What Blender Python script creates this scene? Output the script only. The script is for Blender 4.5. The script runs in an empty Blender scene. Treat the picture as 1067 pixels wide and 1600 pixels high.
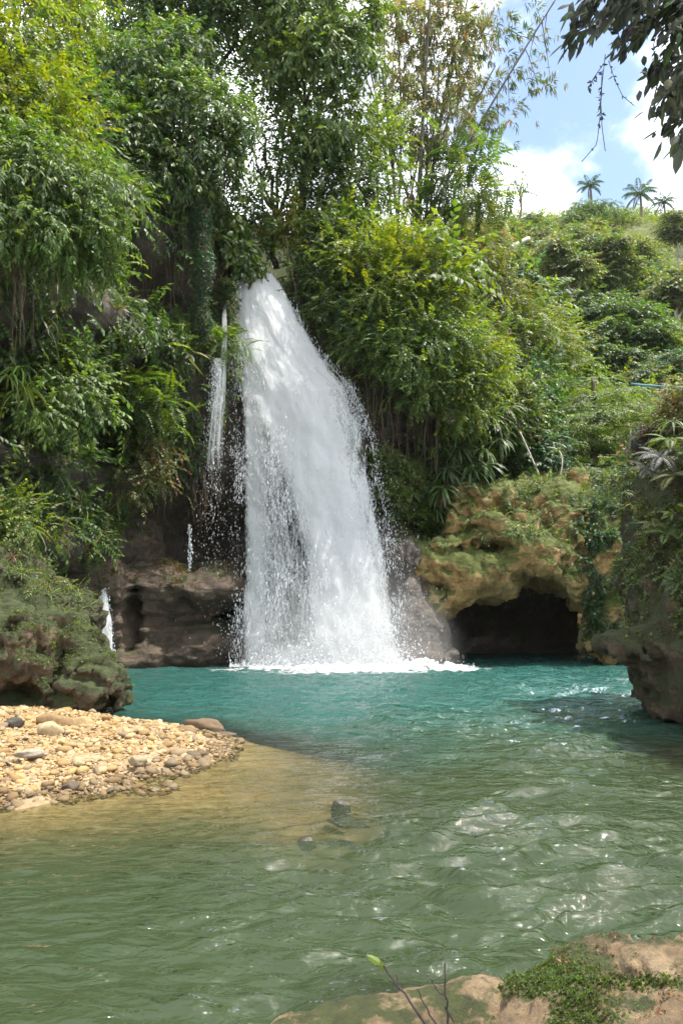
import bpy, math, time
import numpy as np
from mathutils import Vector, Matrix

T0 = time.time()
rng = np.random.default_rng(7)
R = math.radians
scene = bpy.context.scene
COL = scene.collection

# ------------------------------------------------------------------ camera
FPX, CX, CY, CAMH = 1244.4, 533.5, 800.0, 2.0
TILT = math.atan((938 - 800) / FPX)
cam_d = bpy.data.cameras.new('camera')
cam_d.sensor_fit = 'VERTICAL'; cam_d.sensor_height = 36.0; cam_d.lens = 28.0
cam_d.clip_start = 0.1; cam_d.clip_end = 3000
cam = bpy.data.objects.new('camera', cam_d); COL.objects.link(cam)
cam.location = (0, 0, CAMH); cam.rotation_euler = (math.pi / 2 + TILT, 0, 0)
scene.camera = cam

# ------------------------------------------------------------------ light
SUN_AZ = R(99)      # from +Y towards +X
SUN_EL = R(67)
SUN_STR, SKY_STR, EXPO = 4.2, 0.15, 1.12
world = bpy.data.worlds.new('World'); scene.world = world
world.use_nodes = True
nt = world.node_tree; nt.nodes.clear()
def N(t, kind, **kw):
    n = t.nodes.new(kind)
    for k, v in kw.items():
        if k in n.inputs.keys():
            n.inputs[k].default_value = v
        else:
            setattr(n, k, v)
    return n
def ramp(t, stops, interp='LINEAR'):
    n = t.nodes.new('ShaderNodeValToRGB'); e = n.color_ramp.elements
    n.color_ramp.interpolation = interp
    while len(e) < len(stops): e.new(0.5)
    for k, (p, c) in enumerate(stops):
        e[k].position = p; e[k].color = (*c, 1) if len(c) == 3 else c
    return n
sky = N(nt, 'ShaderNodeTexSky', sky_type='NISHITA', sun_disc=False, sun_elevation=SUN_EL,
        sun_rotation=SUN_AZ, air_density=1.0, dust_density=1.6, ozone_density=1.2)
bg = N(nt, 'ShaderNodeBackground', Strength=SKY_STR)
nt.links.new(sky.outputs[0], bg.inputs[0])
tc = N(nt, 'ShaderNodeTexCoord')
mp = N(nt, 'ShaderNodeMapping'); mp.inputs['Scale'].default_value = (1, 1, 1.35); mp.inputs['Location'].default_value = (1.20, 2.70, 0.55)
nt.links.new(tc.outputs['Generated'], mp.inputs['Vector'])
cn = N(nt, 'ShaderNodeTexNoise', Scale=3.1, Detail=9.0, Roughness=0.56, Distortion=0.25)
nt.links.new(mp.outputs[0], cn.inputs['Vector'])
cr = ramp(nt, [(0.405, (0, 0, 0)), (0.55, (1, 1, 1))], 'EASE')
nt.links.new(cn.outputs['Fac'], cr.inputs[0])
bgc = N(nt, 'ShaderNodeBackground', Strength=2.1); bgc.inputs[0].default_value = (0.70, 0.71, 0.73, 1)
mx = N(nt, 'ShaderNodeMixShader'); out = N(nt, 'ShaderNodeOutputWorld')
nt.links.new(cr.outputs[0], mx.inputs[0]); nt.links.new(bg.outputs[0], mx.inputs[1])
nt.links.new(bgc.outputs[0], mx.inputs[2]); nt.links.new(mx.outputs[0], out.inputs[0])

sd = bpy.data.lights.new('sun', 'SUN'); sd.energy = SUN_STR; sd.angle = R(0.53); sd.color = (1.0, 0.94, 0.84)
sun = bpy.data.objects.new('sun', sd); COL.objects.link(sun)
to_sun = Vector((math.sin(SUN_AZ) * math.cos(SUN_EL), math.cos(SUN_AZ) * math.cos(SUN_EL), math.sin(SUN_EL)))
sun.rotation_euler = to_sun.to_track_quat('Z', 'Y').to_euler()
sun.location = (20, 20, 60)

vs = scene.view_settings
vs.view_transform = 'Standard'; vs.look = 'None'; vs.exposure = EXPO; vs.gamma = 1.0; vs.use_curve_mapping = False
cy = scene.cycles
cy.max_bounces = 8; cy.diffuse_bounces = 3; cy.glossy_bounces = 3; cy.transmission_bounces = 3
cy.transparent_max_bounces = 24; cy.volume_bounces = 1
cy.use_denoising = True
cy.sample_clamp_indirect = 4.0

# ------------------------------------------------------------------ pixel <-> world
CT, ST = math.cos(TILT), math.sin(TILT)
def at(px, py, Y):
    px, py, Y = np.broadcast_arrays(np.asarray(px, float), np.asarray(py, float), np.asarray(Y, float))
    dx = (px - CX) / FPX; dz = (CY - py) / FPX
    y = CT - dz * ST; z = ST + dz * CT; s = Y / y
    return np.stack([dx * s, Y, CAMH + z * s], -1)
def atz(px, py, z=0.0):
    px, py = np.broadcast_arrays(np.asarray(px, float), np.asarray(py, float))
    dx = (px - CX) / FPX; dz = (CY - py) / FPX
    y = CT - dz * ST; zz = ST + dz * CT; s = (z - CAMH) / zz
    return np.stack([dx * s, y * s, np.full_like(s, z)], -1)
def proj(P):
    x, y, z = P[..., 0], P[..., 1], P[..., 2] - CAMH
    f = y * CT + z * ST; u = -y * ST + z * CT
    f = np.where(f < 0.05, 0.05, f)
    return CX + FPX * x / f, CY - FPX * u / f

# ------------------------------------------------------------------ numpy noise
def _h(ix, iy, iz, seed):
    h = (ix * 374761393 + iy * 668265263 + iz * 2147483647 + seed * 144269504) & 0xffffffff
    h = ((h ^ (h >> 13)) * 1274126177) & 0xffffffff
    h = ((h ^ (h >> 16)) * 2246822519) & 0xffffffff
    return (h ^ (h >> 15)) & 0xffffffff
_G = np.random.default_rng(1).normal(size=(256, 3)); _G /= np.linalg.norm(_G, axis=1)[:, None]
def noise(P, seed=0):
    P = np.asarray(P, float).reshape(-1, 3)
    i = np.floor(P).astype(np.int64); f = P - i
    w = f * f * f * (f * (f * 6 - 15) + 10)
    r = np.zeros(len(P))
    for a in (0, 1):
        for b in (0, 1):
            for c in (0, 1):
                g = _G[_h(i[:, 0] + a, i[:, 1] + b, i[:, 2] + c, seed) & 255]
                d = f - np.array([a, b, c])
                ww = (w[:, 0] if a else 1 - w[:, 0]) * (w[:, 1] if b else 1 - w[:, 1]) * (w[:, 2] if c else 1 - w[:, 2])
                r += ww * (g * d).sum(1)
    return r * 1.5
def fbm(P, octv=4, seed=0, gain=0.5, ridge=False):
    P = np.asarray(P, float); shp = P.shape[:-1]; P = P.reshape(-1, 3)
    r = np.zeros(len(P)); a = 1.0
    for o in range(octv):
        n = noise(P * 2.03 ** o + 17.3 * o, seed + o)
        r += a * ((1 - 2 * np.abs(n)) if ridge else n); a *= gain
    return r.reshape(shp)
def sstep(a, b, x):
    t = np.clip((x - a) / (b - a), 0, 1); return t * t * (3 - 2 * t)
def idw(cp, cv, q, p=3.5, soft=0.3):
    """smooth scattered-point interpolation (multiquadric), clamped to the data's range"""
    cp = np.asarray(cp, float); cv = np.asarray(cv, float); n = len(cp)
    ph = lambda r2: np.sqrt(r2 + soft * soft)
    A = np.zeros((n + 1, n + 1)); A[:n, :n] = ph(((cp[:, None] - cp[None]) ** 2).sum(-1)); A[:n, n] = 1; A[n, :n] = 1
    A[:n, :n] -= np.eye(n) * 0.02
    w = np.linalg.solve(A, np.append(cv, 0)); out = np.full(len(q), w[n])
    for k in range(n): out += w[k] * ph(((q - cp[k]) ** 2).sum(1))
    return np.clip(out, cv.min(), cv.max())

# ------------------------------------------------------------------ mesh helpers
def mesh_np(name, V, F, colors=None, smooth=False, attrs=None):
    V = np.ascontiguousarray(V, np.float32); F = np.ascontiguousarray(F, np.int32)
    me = bpy.data.meshes.new(name); nv, nf, k = len(V), len(F), F.shape[1]
    me.vertices.add(nv); me.vertices.foreach_set('co', V.ravel())
    me.loops.add(nf * k); me.loops.foreach_set('vertex_index', F.ravel())
    me.polygons.add(nf); me.polygons.foreach_set('loop_start', np.arange(0, nf * k, k, dtype=np.int32))
    me.update(calc_edges=True)
    me.polygons.foreach_set('use_smooth', np.full(nf, smooth))
    if colors is not None:
        c = np.ones((nv, 4), np.float32); c[:, :3] = colors
        a = me.color_attributes.new('col', 'FLOAT_COLOR', 'POINT'); a.data.foreach_set('color', c.ravel())
    for nm, val in (attrs or {}).items():
        val = np.asarray(val, np.float32)
        if val.ndim == 1:
            a = me.attributes.new(nm, 'FLOAT', 'POINT'); a.data.foreach_set('value', val)
        else:
            a = me.attributes.new(nm, 'FLOAT_VECTOR', 'POINT'); a.data.foreach_set('vector', val.ravel())
    return me
def obj(name, me, mat=None, parent=None, **props):
    o = bpy.data.objects.new(name, me); COL.objects.link(o)
    if mat is not None and not me.materials: me.materials.append(mat)
    if parent is not None:
        o.parent = parent
        o.location = -Vector(parent.location)
    for k, v in props.items(): o[k] = v
    return o
def thing(name, loc, label, cat, group=None):
    o = bpy.data.objects.new(name, None); COL.objects.link(o)
    o.location = tuple(float(c) for c in loc); o.empty_display_size = 0.2
    o['label'] = label; o['category'] = cat
    if group: o['group'] = group
    return o

def tube_np(path, radii, sides=7, jit=0.0):
    path = np.asarray(path, float); n = len(path); radii = np.broadcast_to(np.asarray(radii, float), (n,))
    t = np.gradient(path, axis=0); t /= np.linalg.norm(t, axis=1)[:, None] + 1e-9
    ref = np.array([0.0, 0, 1]) if abs(t[:, 2]).mean() < 0.8 else np.array([1.0, 0, 0])
    a = np.cross(t, ref); a /= np.linalg.norm(a, axis=1)[:, None] + 1e-9
    b = np.cross(t, a)
    th = np.linspace(0, 2 * math.pi, sides, endpoint=False)
    rr = radii[:, None] * (1 + jit * rng.normal(size=(n, sides)))
    V = path[:, None] + rr[..., None] * (a[:, None] * np.cos(th)[None, :, None] + b[:, None] * np.sin(th)[None, :, None])
    V = V.reshape(-1, 3)
    i = np.arange(n - 1)[:, None] * sides; j = np.arange(sides)[None]; j2 = (j + 1) % sides
    q = np.stack([i + j, i + j2, i + sides + j2, i + sides + j], -1).reshape(-1, 4)
    tri = np.concatenate([q[:, [0, 1, 2]], q[:, [0, 2, 3]]])
    V = np.concatenate([V, path[:1], path[-1:]]); e0, e1 = len(V) - 2, len(V) - 1
    jj = np.arange(sides); k2 = (jj + 1) % sides; base = (n - 1) * sides
    caps = np.concatenate([np.stack([k2, jj, np.full(sides, e0)], -1), np.stack([base + jj, base + k2, np.full(sides, e1)], -1)])
    return V, np.concatenate([tri, caps])
def join_np(parts):
    Vs, Fs, o = [], [], 0
    for V, F in parts:
        Vs.append(V); Fs.append(F + o); o += len(V)
    return np.concatenate(Vs), np.concatenate(Fs)
def bez(p0, p1, sag, n=10, wob=0.0):
    p0, p1 = np.asarray(p0, float), np.asarray(p1, float); t = np.linspace(0, 1, n)[:, None]
    P = p0 * (1 - t) + p1 * t + np.asarray(sag, float) * 4 * t * (1 - t)
    if wob: P[1:-1] += rng.normal(size=(n - 2, 3)) * wob
    return P

def surface_nets(S, org, h):
    nx, ny, nz = S.shape
    ins = S < 0
    c = np.zeros((nx - 1, ny - 1, nz - 1), np.int8)
    corners = [(a, b, d) for a in (0, 1) for b in (0, 1) for d in (0, 1)]
    for a, b, d in corners: c += ins[a:nx - 1 + a, b:ny - 1 + b, d:nz - 1 + d]
    act = (c > 0) & (c < 8); idx = np.argwhere(act)
    vid = -np.ones(act.shape, np.int64); vid[act] = np.arange(len(idx))
    acc = np.zeros((len(idx), 3)); cnt = np.zeros(len(idx))
    edges = [(p, q) for p in corners for q in corners if sum(abs(np.array(p) - np.array(q))) == 1 and p < q]
    for p, q in edges:
        s0 = S[idx[:, 0] + p[0], idx[:, 1] + p[1], idx[:, 2] + p[2]]
        s1 = S[idx[:, 0] + q[0], idx[:, 1] + q[1], idx[:, 2] + q[2]]
        m = (s0 < 0) != (s1 < 0); t = np.where(m, s0 / np.where(m, s0 - s1, 1), 0)
        pos = np.array(p)[None] + t[:, None] * (np.array(q) - np.array(p))[None]
        acc[m] += pos[m]; cnt[m] += 1
    V = (idx + acc / cnt[:, None]) * h + np.asarray(org)
    quads = []
    for ax in range(3):
        o = [k for k in range(3) if k != ax]
        sl0 = [slice(1, -1)] * 3; sl1 = [slice(1, -1)] * 3
        sl0[ax] = slice(0, -1); sl1[ax] = slice(1, None)
        A, B = ins[tuple(sl0)], ins[tuple(sl1)]
        e = np.argwhere(A != B)
        if not len(e): continue
        g = e.copy(); g[:, o[0]] += 1; g[:, o[1]] += 1
        flip = A[tuple(e.T)]
        def cell(d0, d1):
            k = g.copy(); k[:, o[0]] += d0; k[:, o[1]] += d1
            return vid[k[:, 0], k[:, 1], k[:, 2]]
        q = np.stack([cell(-1, -1), cell(0, -1), cell(0, 0), cell(-1, 0)], -1)
        if ax == 1: flip = ~flip
        q[~flip] = q[~flip][:, ::-1]
        quads.append(q)
    Q = np.concatenate(quads); Q = Q[(Q >= 0).all(1)]
    return V, Q
def vnormals(V, F):
    n = np.zeros_like(V)
    if F.shape[1] == 4: fn = np.cross(V[F[:, 2]] - V[F[:, 0]], V[F[:, 3]] - V[F[:, 1]])
    else: fn = np.cross(V[F[:, 1]] - V[F[:, 0]], V[F[:, 2]] - V[F[:, 0]])
    for k in range(F.shape[1]): np.add.at(n, F[:, k], fn)
    return n / (np.linalg.norm(n, axis=1)[:, None] + 1e-12)
def grid_axes(lo, hi, h):
    return [np.arange(lo[k], hi[k] + h, h) for k in range(3)]
def sculpt(lo, hi, h, base, disp, fine, band=1.0):
    """base(X,Y,Z)->sdf on a grid, disp(P)->low noise in the band, fine(P)->relief on the surface."""
    ax = grid_axes(lo, hi, h)
    X, Y, Z = np.meshgrid(*ax, indexing='ij')
    S = base(X, Y, Z)
    m = np.abs(S) < band
    P = np.stack([X[m], Y[m], Z[m]], -1)
    S[m] += disp(P)
    V, Q = surface_nets(S, [a[0] for a in ax], h)
    n = vnormals(V, Q)
    V = V + n * fine(V)[:, None]
    fn = n[Q].mean(1); fc = V[Q].mean(1); Q = Q[(fc[:, 2] > -0.45) & ~((fn[:, 1] > .6) & (fc[:, 1] > 11))]   # drop what lies under water or buried at the back
    return V, Q
def sm_min(a, b, k):
    h = np.clip(0.5 + 0.5 * (b - a) / k, 0, 1); return b * (1 - h) + a * h - k * h * (1 - h)
def sm_max(a, b, k): return -sm_min(-a, -b, k)
def ell(X, Y, Z, c, r):
    k = np.sqrt(((X - c[0]) / r[0]) ** 2 + ((Y - c[1]) / r[1]) ** 2 + ((Z - c[2]) / r[2]) ** 2)
    return (k - 1) * min(r)

# ------------------------------------------------------------------ materials
def new_mat(name):
    m = bpy.data.materials.new(name); m.use_nodes = True
    t = m.node_tree; t.nodes.clear()
    o = t.nodes.new('ShaderNodeOutputMaterial')
    return m, t, o
def leaf_mat(name='leaf', trans=0.5, gloss=0.45, rough=0.5):
    m, t, o = new_mat(name)
    at_ = N(t, 'ShaderNodeAttribute', attribute_name='col')
    d = N(t, 'ShaderNodeBsdfDiffuse'); tr = N(t, 'ShaderNodeBsdfTranslucent'); g = N(t, 'ShaderNodeBsdfGlossy', Roughness=rough)
    hs = N(t, 'ShaderNodeHueSaturation', Hue=0.485, Saturation=1.15, Value=1.7)
    t.links.new(at_.outputs[0], d.inputs[0]); t.links.new(at_.outputs[0], hs.inputs['Color']); t.links.new(hs.outputs[0], tr.inputs[0])
    m1 = N(t, 'ShaderNodeMixShader'); m1.inputs[0].default_value = trans
    t.links.new(d.outputs[0], m1.inputs[1]); t.links.new(tr.outputs[0], m1.inputs[2])
    lw = N(t, 'ShaderNodeLayerWeight', Blend=0.5); pw = N(t, 'ShaderNodeMath', operation='POWER'); pw.inputs[1].default_value = 3.5; t.links.new(lw.outputs['Facing'], pw.inputs[0])
    mu = N(t, 'ShaderNodeMath', operation='MULTIPLY_ADD'); mu.inputs[1].default_value = 0.5 * gloss; mu.inputs[2].default_value = 0.07 * gloss
    t.links.new(pw.outputs[0], mu.inputs[0])
    m2 = N(t, 'ShaderNodeMixShader'); t.links.new(mu.outputs[0], m2.inputs[0])
    t.links.new(m1.outputs[0], m2.inputs[1]); t.links.new(g.outputs[0], m2.inputs[2])
    t.links.new(m2.outputs[0], o.inputs[0])
    return m
LEAF = leaf_mat()
LEAFDULL = leaf_mat('dull_leaf', 0.35, 0.12, 0.6)
def simple_mat(name, stops, scale=4.0, rough=0.8, bump=0.3, detail=8.0, stretch=(1, 1, 1), bscale=None):
    m, t, o = new_mat(name)
    tcn = N(t, 'ShaderNodeTexCoord'); mpn = N(t, 'ShaderNodeMapping'); mpn.inputs['Scale'].default_value = stretch
    t.links.new(tcn.outputs['Object'], mpn.inputs[0])
    n = N(t, 'ShaderNodeTexNoise', Scale=scale, Detail=detail, Roughness=0.62); t.links.new(mpn.outputs[0], n.inputs['Vector'])
    r = ramp(t, stops); t.links.new(n.outputs['Fac'], r.inputs[0])
    b = N(t, 'ShaderNodeBsdfPrincipled', Roughness=rough); t.links.new(r.outputs[0], b.inputs['Base Color'])
    n2 = N(t, 'ShaderNodeTexNoise', Scale=bscale or scale * 3, Detail=8.0, Roughness=0.65); t.links.new(mpn.outputs[0], n2.inputs['Vector'])
    bp = N(t, 'ShaderNodeBump', Strength=bump, Distance=0.05); t.links.new(n2.outputs['Fac'], bp.inputs['Height'])
    t.links.new(bp.outputs[0], b.inputs['Normal']); t.links.new(b.outputs[0], o.inputs[0])
    return m
BARK = simple_mat('bark', [(0.3, (0.05, 0.038, 0.026)), (0.7, (0.16, 0.13, 0.10))], 6, 0.9, 0.6, stretch=(3, 3, 0.6))
PALEBARK = simple_mat('pale_bark', [(0.3, (0.25, 0.22, 0.17)), (0.7, (0.5, 0.46, 0.39))], 6, 0.85, 0.4, stretch=(3, 3, 0.6))
CULM = simple_mat('bamboo_culm', [(0.3, (0.03, 0.028, 0.018)), (0.7, (0.085, 0.075, 0.05))], 3, 0.5, 0.2, stretch=(3, 3, 0.4))
DARKTWIG = simple_mat('dark_twig', [(0.3, (0.02, 0.014, 0.012)), (0.7, (0.05, 0.035, 0.03))], 12, 0.7, 0.2)
ROOT = simple_mat('dry_root', [(0.3, (0.05, 0.036, 0.024)), (0.7, (0.15, 0.105, 0.07))], 6, 0.95, 0.3)
SOIL = simple_mat('hill_soil', [(0.3, (0.04, 0.055, 0.016)), (0.7, (0.10, 0.105, 0.035))], 0.6, 0.95, 0.4)
DEAD = simple_mat('dead_wood', [(0.3, (0.42, 0.37, 0.29)), (0.7, (0.62, 0.56, 0.46))], 5, 0.8, 0.3, stretch=(1, 6, 6))

def rock_mat(name, dark, mid, light, moss, moss_amt, wet=0.0, scale=1.0, strata=0.5, moss_scale=1.3):
    m, t, o = new_mat(name)
    tcn = N(t, 'ShaderNodeTexCoord'); vec = tcn.outputs['Object']
    n1 = N(t, 'ShaderNodeTexNoise', Scale=1.1 * scale, Detail=10.0, Roughness=0.65, Distortion=0.6); t.links.new(vec, n1.inputs['Vector'])
    r1 = ramp(t, [(0.30, dark), (0.5, mid), (0.70, light)]); t.links.new(n1.outputs['Fac'], r1.inputs[0])
    n2 = N(t, 'ShaderNodeTexNoise', Scale=9 * scale, Detail=8.0, Roughness=0.7); t.links.new(vec, n2.inputs['Vector'])
    r2 = ramp(t, [(0.3, (0.45, 0.45, 0.45)), (0.62, (1.15, 1.12, 1.08))]); t.links.new(n2.outputs['Fac'], r2.inputs[0])
    mxc = N(t, 'ShaderNodeMix', data_type='RGBA', blend_type='MULTIPLY'); mxc.inputs[0].default_value = 0.85
    t.links.new(r1.outputs[0], mxc.inputs[6]); t.links.new(r2.outputs[0], mxc.inputs[7])
    # moss where the stone faces up and the noise allows
    geo = N(t, 'ShaderNodeNewGeometry'); sp = N(t, 'ShaderNodeSeparateXYZ'); t.links.new(geo.outputs['Normal'], sp.inputs[0])
    n3 = N(t, 'ShaderNodeTexNoise', Scale=moss_scale, Detail=9.0, Roughness=0.7); t.links.new(vec, n3.inputs['Vector'])
    ad = N(t, 'ShaderNodeMath', operation='MULTIPLY_ADD'); ad.inputs[1].default_value = 0.5
    t.links.new(sp.outputs['Z'], ad.inputs[0]); t.links.new(n3.outputs['Fac'], ad.inputs[2])
    lo = 0.97 - 0.42 * moss_amt
    r3 = ramp(t, [(lo, (0, 0, 0)), (lo + 0.12, (1, 1, 1))]); t.links.new(ad.outputs[0], r3.inputs[0])
    n4 = N(t, 'ShaderNodeTexNoise', Scale=14.0, Detail=6.0, Roughness=0.7); t.links.new(vec, n4.inputs['Vector'])
    mk = tuple(c * 0.45 for c in moss)
    r4 = ramp(t, [(0.3, mk), (0.7, moss)]); t.links.new(n4.outputs['Fac'], r4.inputs[0])
    mxm = N(t, 'ShaderNodeMix', data_type='RGBA'); t.links.new(r3.outputs[0], mxm.inputs[0])
    t.links.new(mxc.outputs[2], mxm.inputs[6]); t.links.new(r4.outputs[0], mxm.inputs[7])
    b = N(t, 'ShaderNodeBsdfPrincipled', Roughness=0.82 - 0.45 * wet)
    t.links.new(mxm.outputs[2], b.inputs['Base Color'])
    # relief: strata + grain + pits
    ms = N(t, 'ShaderNodeMapping'); ms.inputs['Scale'].default_value = (0.7, 0.7, 4.0); ms.inputs['Rotation'].default_value = (0.1, 0.22, 0)
    t.links.new(vec, ms.inputs[0])
    ns = N(t, 'ShaderNodeTexNoise', Scale=1.5 * scale, Detail=8.0, Roughness=0.6, Distortion=0.4); t.links.new(ms.outputs[0], ns.inputs['Vector'])
    ng = N(t, 'ShaderNodeTexNoise', Scale=16 * scale, Detail=9.0, Roughness=0.75); t.links.new(vec, ng.inputs['Vector'])
    vo = N(t, 'ShaderNodeTexVoronoi', Scale=5.5 * scale, feature='F1'); t.links.new(vec, vo.inputs['Vector'])
    b1 = N(t, 'ShaderNodeBump', Strength=strata, Distance=0.22); t.links.new(ns.outputs['Fac'], b1.inputs['Height'])
    b2 = N(t, 'ShaderNodeBump', Strength=0.35, Distance=0.06); t.links.new(vo.outputs['Distance'], b2.inputs['Height']); t.links.new(b1.outputs[0], b2.inputs['Normal'])
    dmx = N(t, 'ShaderNodeMix', data_type='VECTOR'); dmx.inputs[0].default_value = 0.22; t.links.new(vec, dmx.inputs[4]); t.links.new(n2.outputs['Color'], dmx.inputs[5])
    vc = N(t, 'ShaderNodeTexVoronoi', Scale=1.7 * scale, feature='DISTANCE_TO_EDGE'); t.links.new(dmx.outputs[1], vc.inputs['Vector'])
    rc_ = ramp(t, [(0.0, (0, 0, 0)), (0.07, (1, 1, 1))]); t.links.new(vc.outputs['Distance'], rc_.inputs[0])
    bc = N(t, 'ShaderNodeBump', Strength=0.45, Distance=0.08); t.links.new(rc_.outputs[0], bc.inputs['Height']); t.links.new(b2.outputs[0], bc.inputs['Normal'])
    b3 = N(t, 'ShaderNodeBump', Strength=0.9, Distance=0.06); t.links.new(ng.outputs['Fac'], b3.inputs['Height']); t.links.new(bc.outputs[0], b3.inputs['Normal'])
    t.links.new(b3.outputs[0], b.inputs['Normal']); t.links.new(b.outputs[0], o.inputs[0])
    return m
CLIFFM = rock_mat('cliff_rock', (0.024, 0.018, 0.014), (0.062, 0.046, 0.033), (0.12, 0.09, 0.064), (0.05, 0.06, 0.015), 0.35, wet=0.4)
LEDGEM = rock_mat('ledge_rock', (0.036, 0.026, 0.018), (0.088, 0.062, 0.040), (0.165, 0.12, 0.08), (0.06, 0.065, 0.02), 0.25, wet=0.25)
CAVEM = rock_mat('ochre_rock', (0.12, 0.066, 0.024), (0.36, 0.235, 0.085), (0.50, 0.38, 0.19), (0.10, 0.12, 0.014), 1.15, wet=0.0, moss_scale=0.9)
BOULDM = rock_mat('mossy_rock', (0.03, 0.024, 0.014), (0.095, 0.07, 0.038), (0.22, 0.165, 0.10), (0.05, 0.066, 0.014), 1.25, wet=0.0)
RCLIFFM = rock_mat('dark_mossy_rock', (0.025, 0.02, 0.012), (0.07, 0.052, 0.028), (0.17, 0.125, 0.075), (0.05, 0.058, 0.014), 1.3, wet=0.0, scale=1.4)
FGROCKM = rock_mat('tan_rock', (0.12, 0.08, 0.042), (0.28, 0.195, 0.105), (0.44, 0.33, 0.20), (0.07, 0.085, 0.014), 0.12, wet=0.05, scale=3.0, strata=0.25, moss_scale=3.0)
ROOTROCKM = rock_mat('grey_rock', (0.04, 0.033, 0.028), (0.098, 0.078, 0.064), (0.175, 0.145, 0.12), (0.06, 0.07, 0.02), 0.35, wet=0.3)

# ------------------------------------------------------------------ foliage templates
class Tpl:
    def __init__(s): s.V, s.F, s.L, s.n = [], [], [], 0
    def leaf(s, base, d, up, L, W, droop=0.15, fold=0.18, seg=1):
        d = np.asarray(d, float); d = d / np.linalg.norm(d); up = np.asarray(up, float)
        sd_ = np.cross(up, d); ln = np.linalg.norm(sd_)
        sd_ = sd_ / ln if ln > 1e-6 else np.array([0, 1.0, 0]); u = np.cross(d, sd_)
        o = sum(len(v) for v in s.V)
        b = np.asarray(base, float)
        if seg == 0:
            v = np.array([b + d * L * .22 + sd_ * W * .55, b + d * L - u * droop * L, b + d * L * .22 - sd_ * W * .55]); f = [(0, 1, 2)]
        elif seg == 1:
            v = np.array([b, b + d * L * 0.42 + sd_ * W / 2 - u * fold * W, b + d * L - u * droop * L, b + d * L * 0.42 - sd_ * W / 2 - u * fold * W])
            f = [(0, 2, 1), (0, 3, 2)]
        else:   # oval leaf with midrib, bent
            m1 = b + d * L * 0.35 + u * droop * L * 0.12; m2 = b + d * L * 0.7 - u * droop * L * 0.25
            v = np.array([b, m1 + sd_ * W * 0.5 - u * fold * W, m1, m1 - sd_ * W * 0.5 - u * fold * W,
                          m2 + sd_ * W * 0.38 - u * fold * W, m2, m2 - sd_ * W * 0.38 - u * fold * W, b + d * L - u * droop * L])
            f = [(0, 2, 1), (0, 3, 2), (1, 2, 5), (1, 5, 4), (2, 3, 6), (2, 6, 5), (4, 5, 7), (5, 6, 7)]
        s.V.append(v); s.F.append(np.array(f) + o); s.L += [s.n] * len(v); s.n += 1
    def strap(s, base, d, L, W, curl, n=5, az_up=(0, 0, 1)):
        """long strap leaf arching over"""
        d = np.asarray(d, float); d = d / np.linalg.norm(d); o = sum(len(v) for v in s.V)
        sd_ = np.cross(np.array(az_up), d); sd_ /= np.linalg.norm(sd_) + 1e-9
        p = np.asarray(base, float).copy(); v = []
        for k in range(n + 1):
            t = k / n; w = W * math.sin(math.pi * (0.12 + 0.88 * t)) ** 0.6 * (1 if t < 1 else 0.02) if t < 1 else 0.02 * W
            v += [p + sd_ * w / 2, p - sd_ * w / 2]
            d = d + np.array([0, 0, -curl / n]); d /= np.linalg.norm(d); p = p + d * L / n
        f = []
        for k in range(n): a = 2 * k; f += [(a, a + 1, a + 3), (a, a + 3, a + 2)]
        s.V.append(np.array(v)); s.F.append(np.array(f) + o); s.L += [s.n] * len(v); s.n += 1
    def done(s):
        s.v = np.concatenate(s.V); s.f = np.concatenate(s.F); s.l = np.array(s.L); return s
def unit(v):
    v = np.asarray(v, float); return v / (np.linalg.norm(v, axis=-1, keepdims=True) + 1e-12)
def spray(n=11, L=0.34, W=0.13, length=1.0, droop=0.5, ang=0.9, hang=0.35, seg=1, alt=True):
    """twig along +X with leaves left and right; everything sags towards -Z"""
    T = Tpl()
    for k in range(n):
        t = (k + 0.6) / n; sgn = 1 if k % 2 else -1
        b = np.array([t * length, 0, -droop * length * t * t])
        d = np.array([math.cos(ang), sgn * math.sin(ang), -hang - droop * t]) + rng.normal(size=3) * 0.22
        if k == n - 1: d = np.array([1, 0, -droop - hang])
        T.leaf(b, d, np.array([0, 0, 1.0]) + rng.normal(size=3) * 0.3, L * rng.uniform(0.7, 1.15), W * rng.uniform(0.8, 1.15), 0.2, 0.15, seg)
    return T.done()
def pinnate(pairs=12, length=1.0, lw=0.28, W=0.09, droop=0.35):
    T = Tpl()
    for k in range(pairs):
        t = (k + 0.5) / pairs; s_ = math.sin(math.pi * (0.18 + 0.80 * t)) ** 0.7
        b = np.array([t * length, 0, 0.25 * length * t - (0.25 + droop) * length * t * t])
        for sg in (1, -1):
            T.leaf(b, (0.45, sg, -0.18 + rng.normal() * 0.1), (0, 0, 1), lw * s_ * rng.uniform(0.85, 1.1), W, 0.15, 0.12)
    T.leaf((length, 0, -droop * length), (1, 0, -droop * 2), (0, 0, 1), lw * 0.6, W)
    return T.done()
def cluster(n, L, W, spread=1.0, hang=0.0, seg=1, r=0.0):
    """n leaves radiating from a twig tip along +X"""
    T = Tpl()
    for k in range(n):
        d = np.array([0.8, 0, -hang]) + rng.normal(size=3) * spread * 0.6
        T.leaf(rng.normal(size=3) * r, d, np.array([0, 0, 1]) + rng.normal(size=3) * 0.5, L * rng.uniform(0.6, 1.2), W * rng.uniform(0.7, 1.2), 0.2, 0.15, seg)
    return T.done()
def rosette(n=22, L=0.9, W=0.075, curl=1.5, up=0.9):
    T = Tpl()
    for k in range(n):
        a = k * 2.399 + rng.normal() * 0.15; e = up * (0.15 + 1.1 * k / n)
        T.strap((0, 0, 0.02 * k / n), (math.cos(a), math.sin(a), e), L * rng.uniform(0.75, 1.1), W, curl * rng.uniform(0.7, 1.2))
    return T.done()
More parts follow.
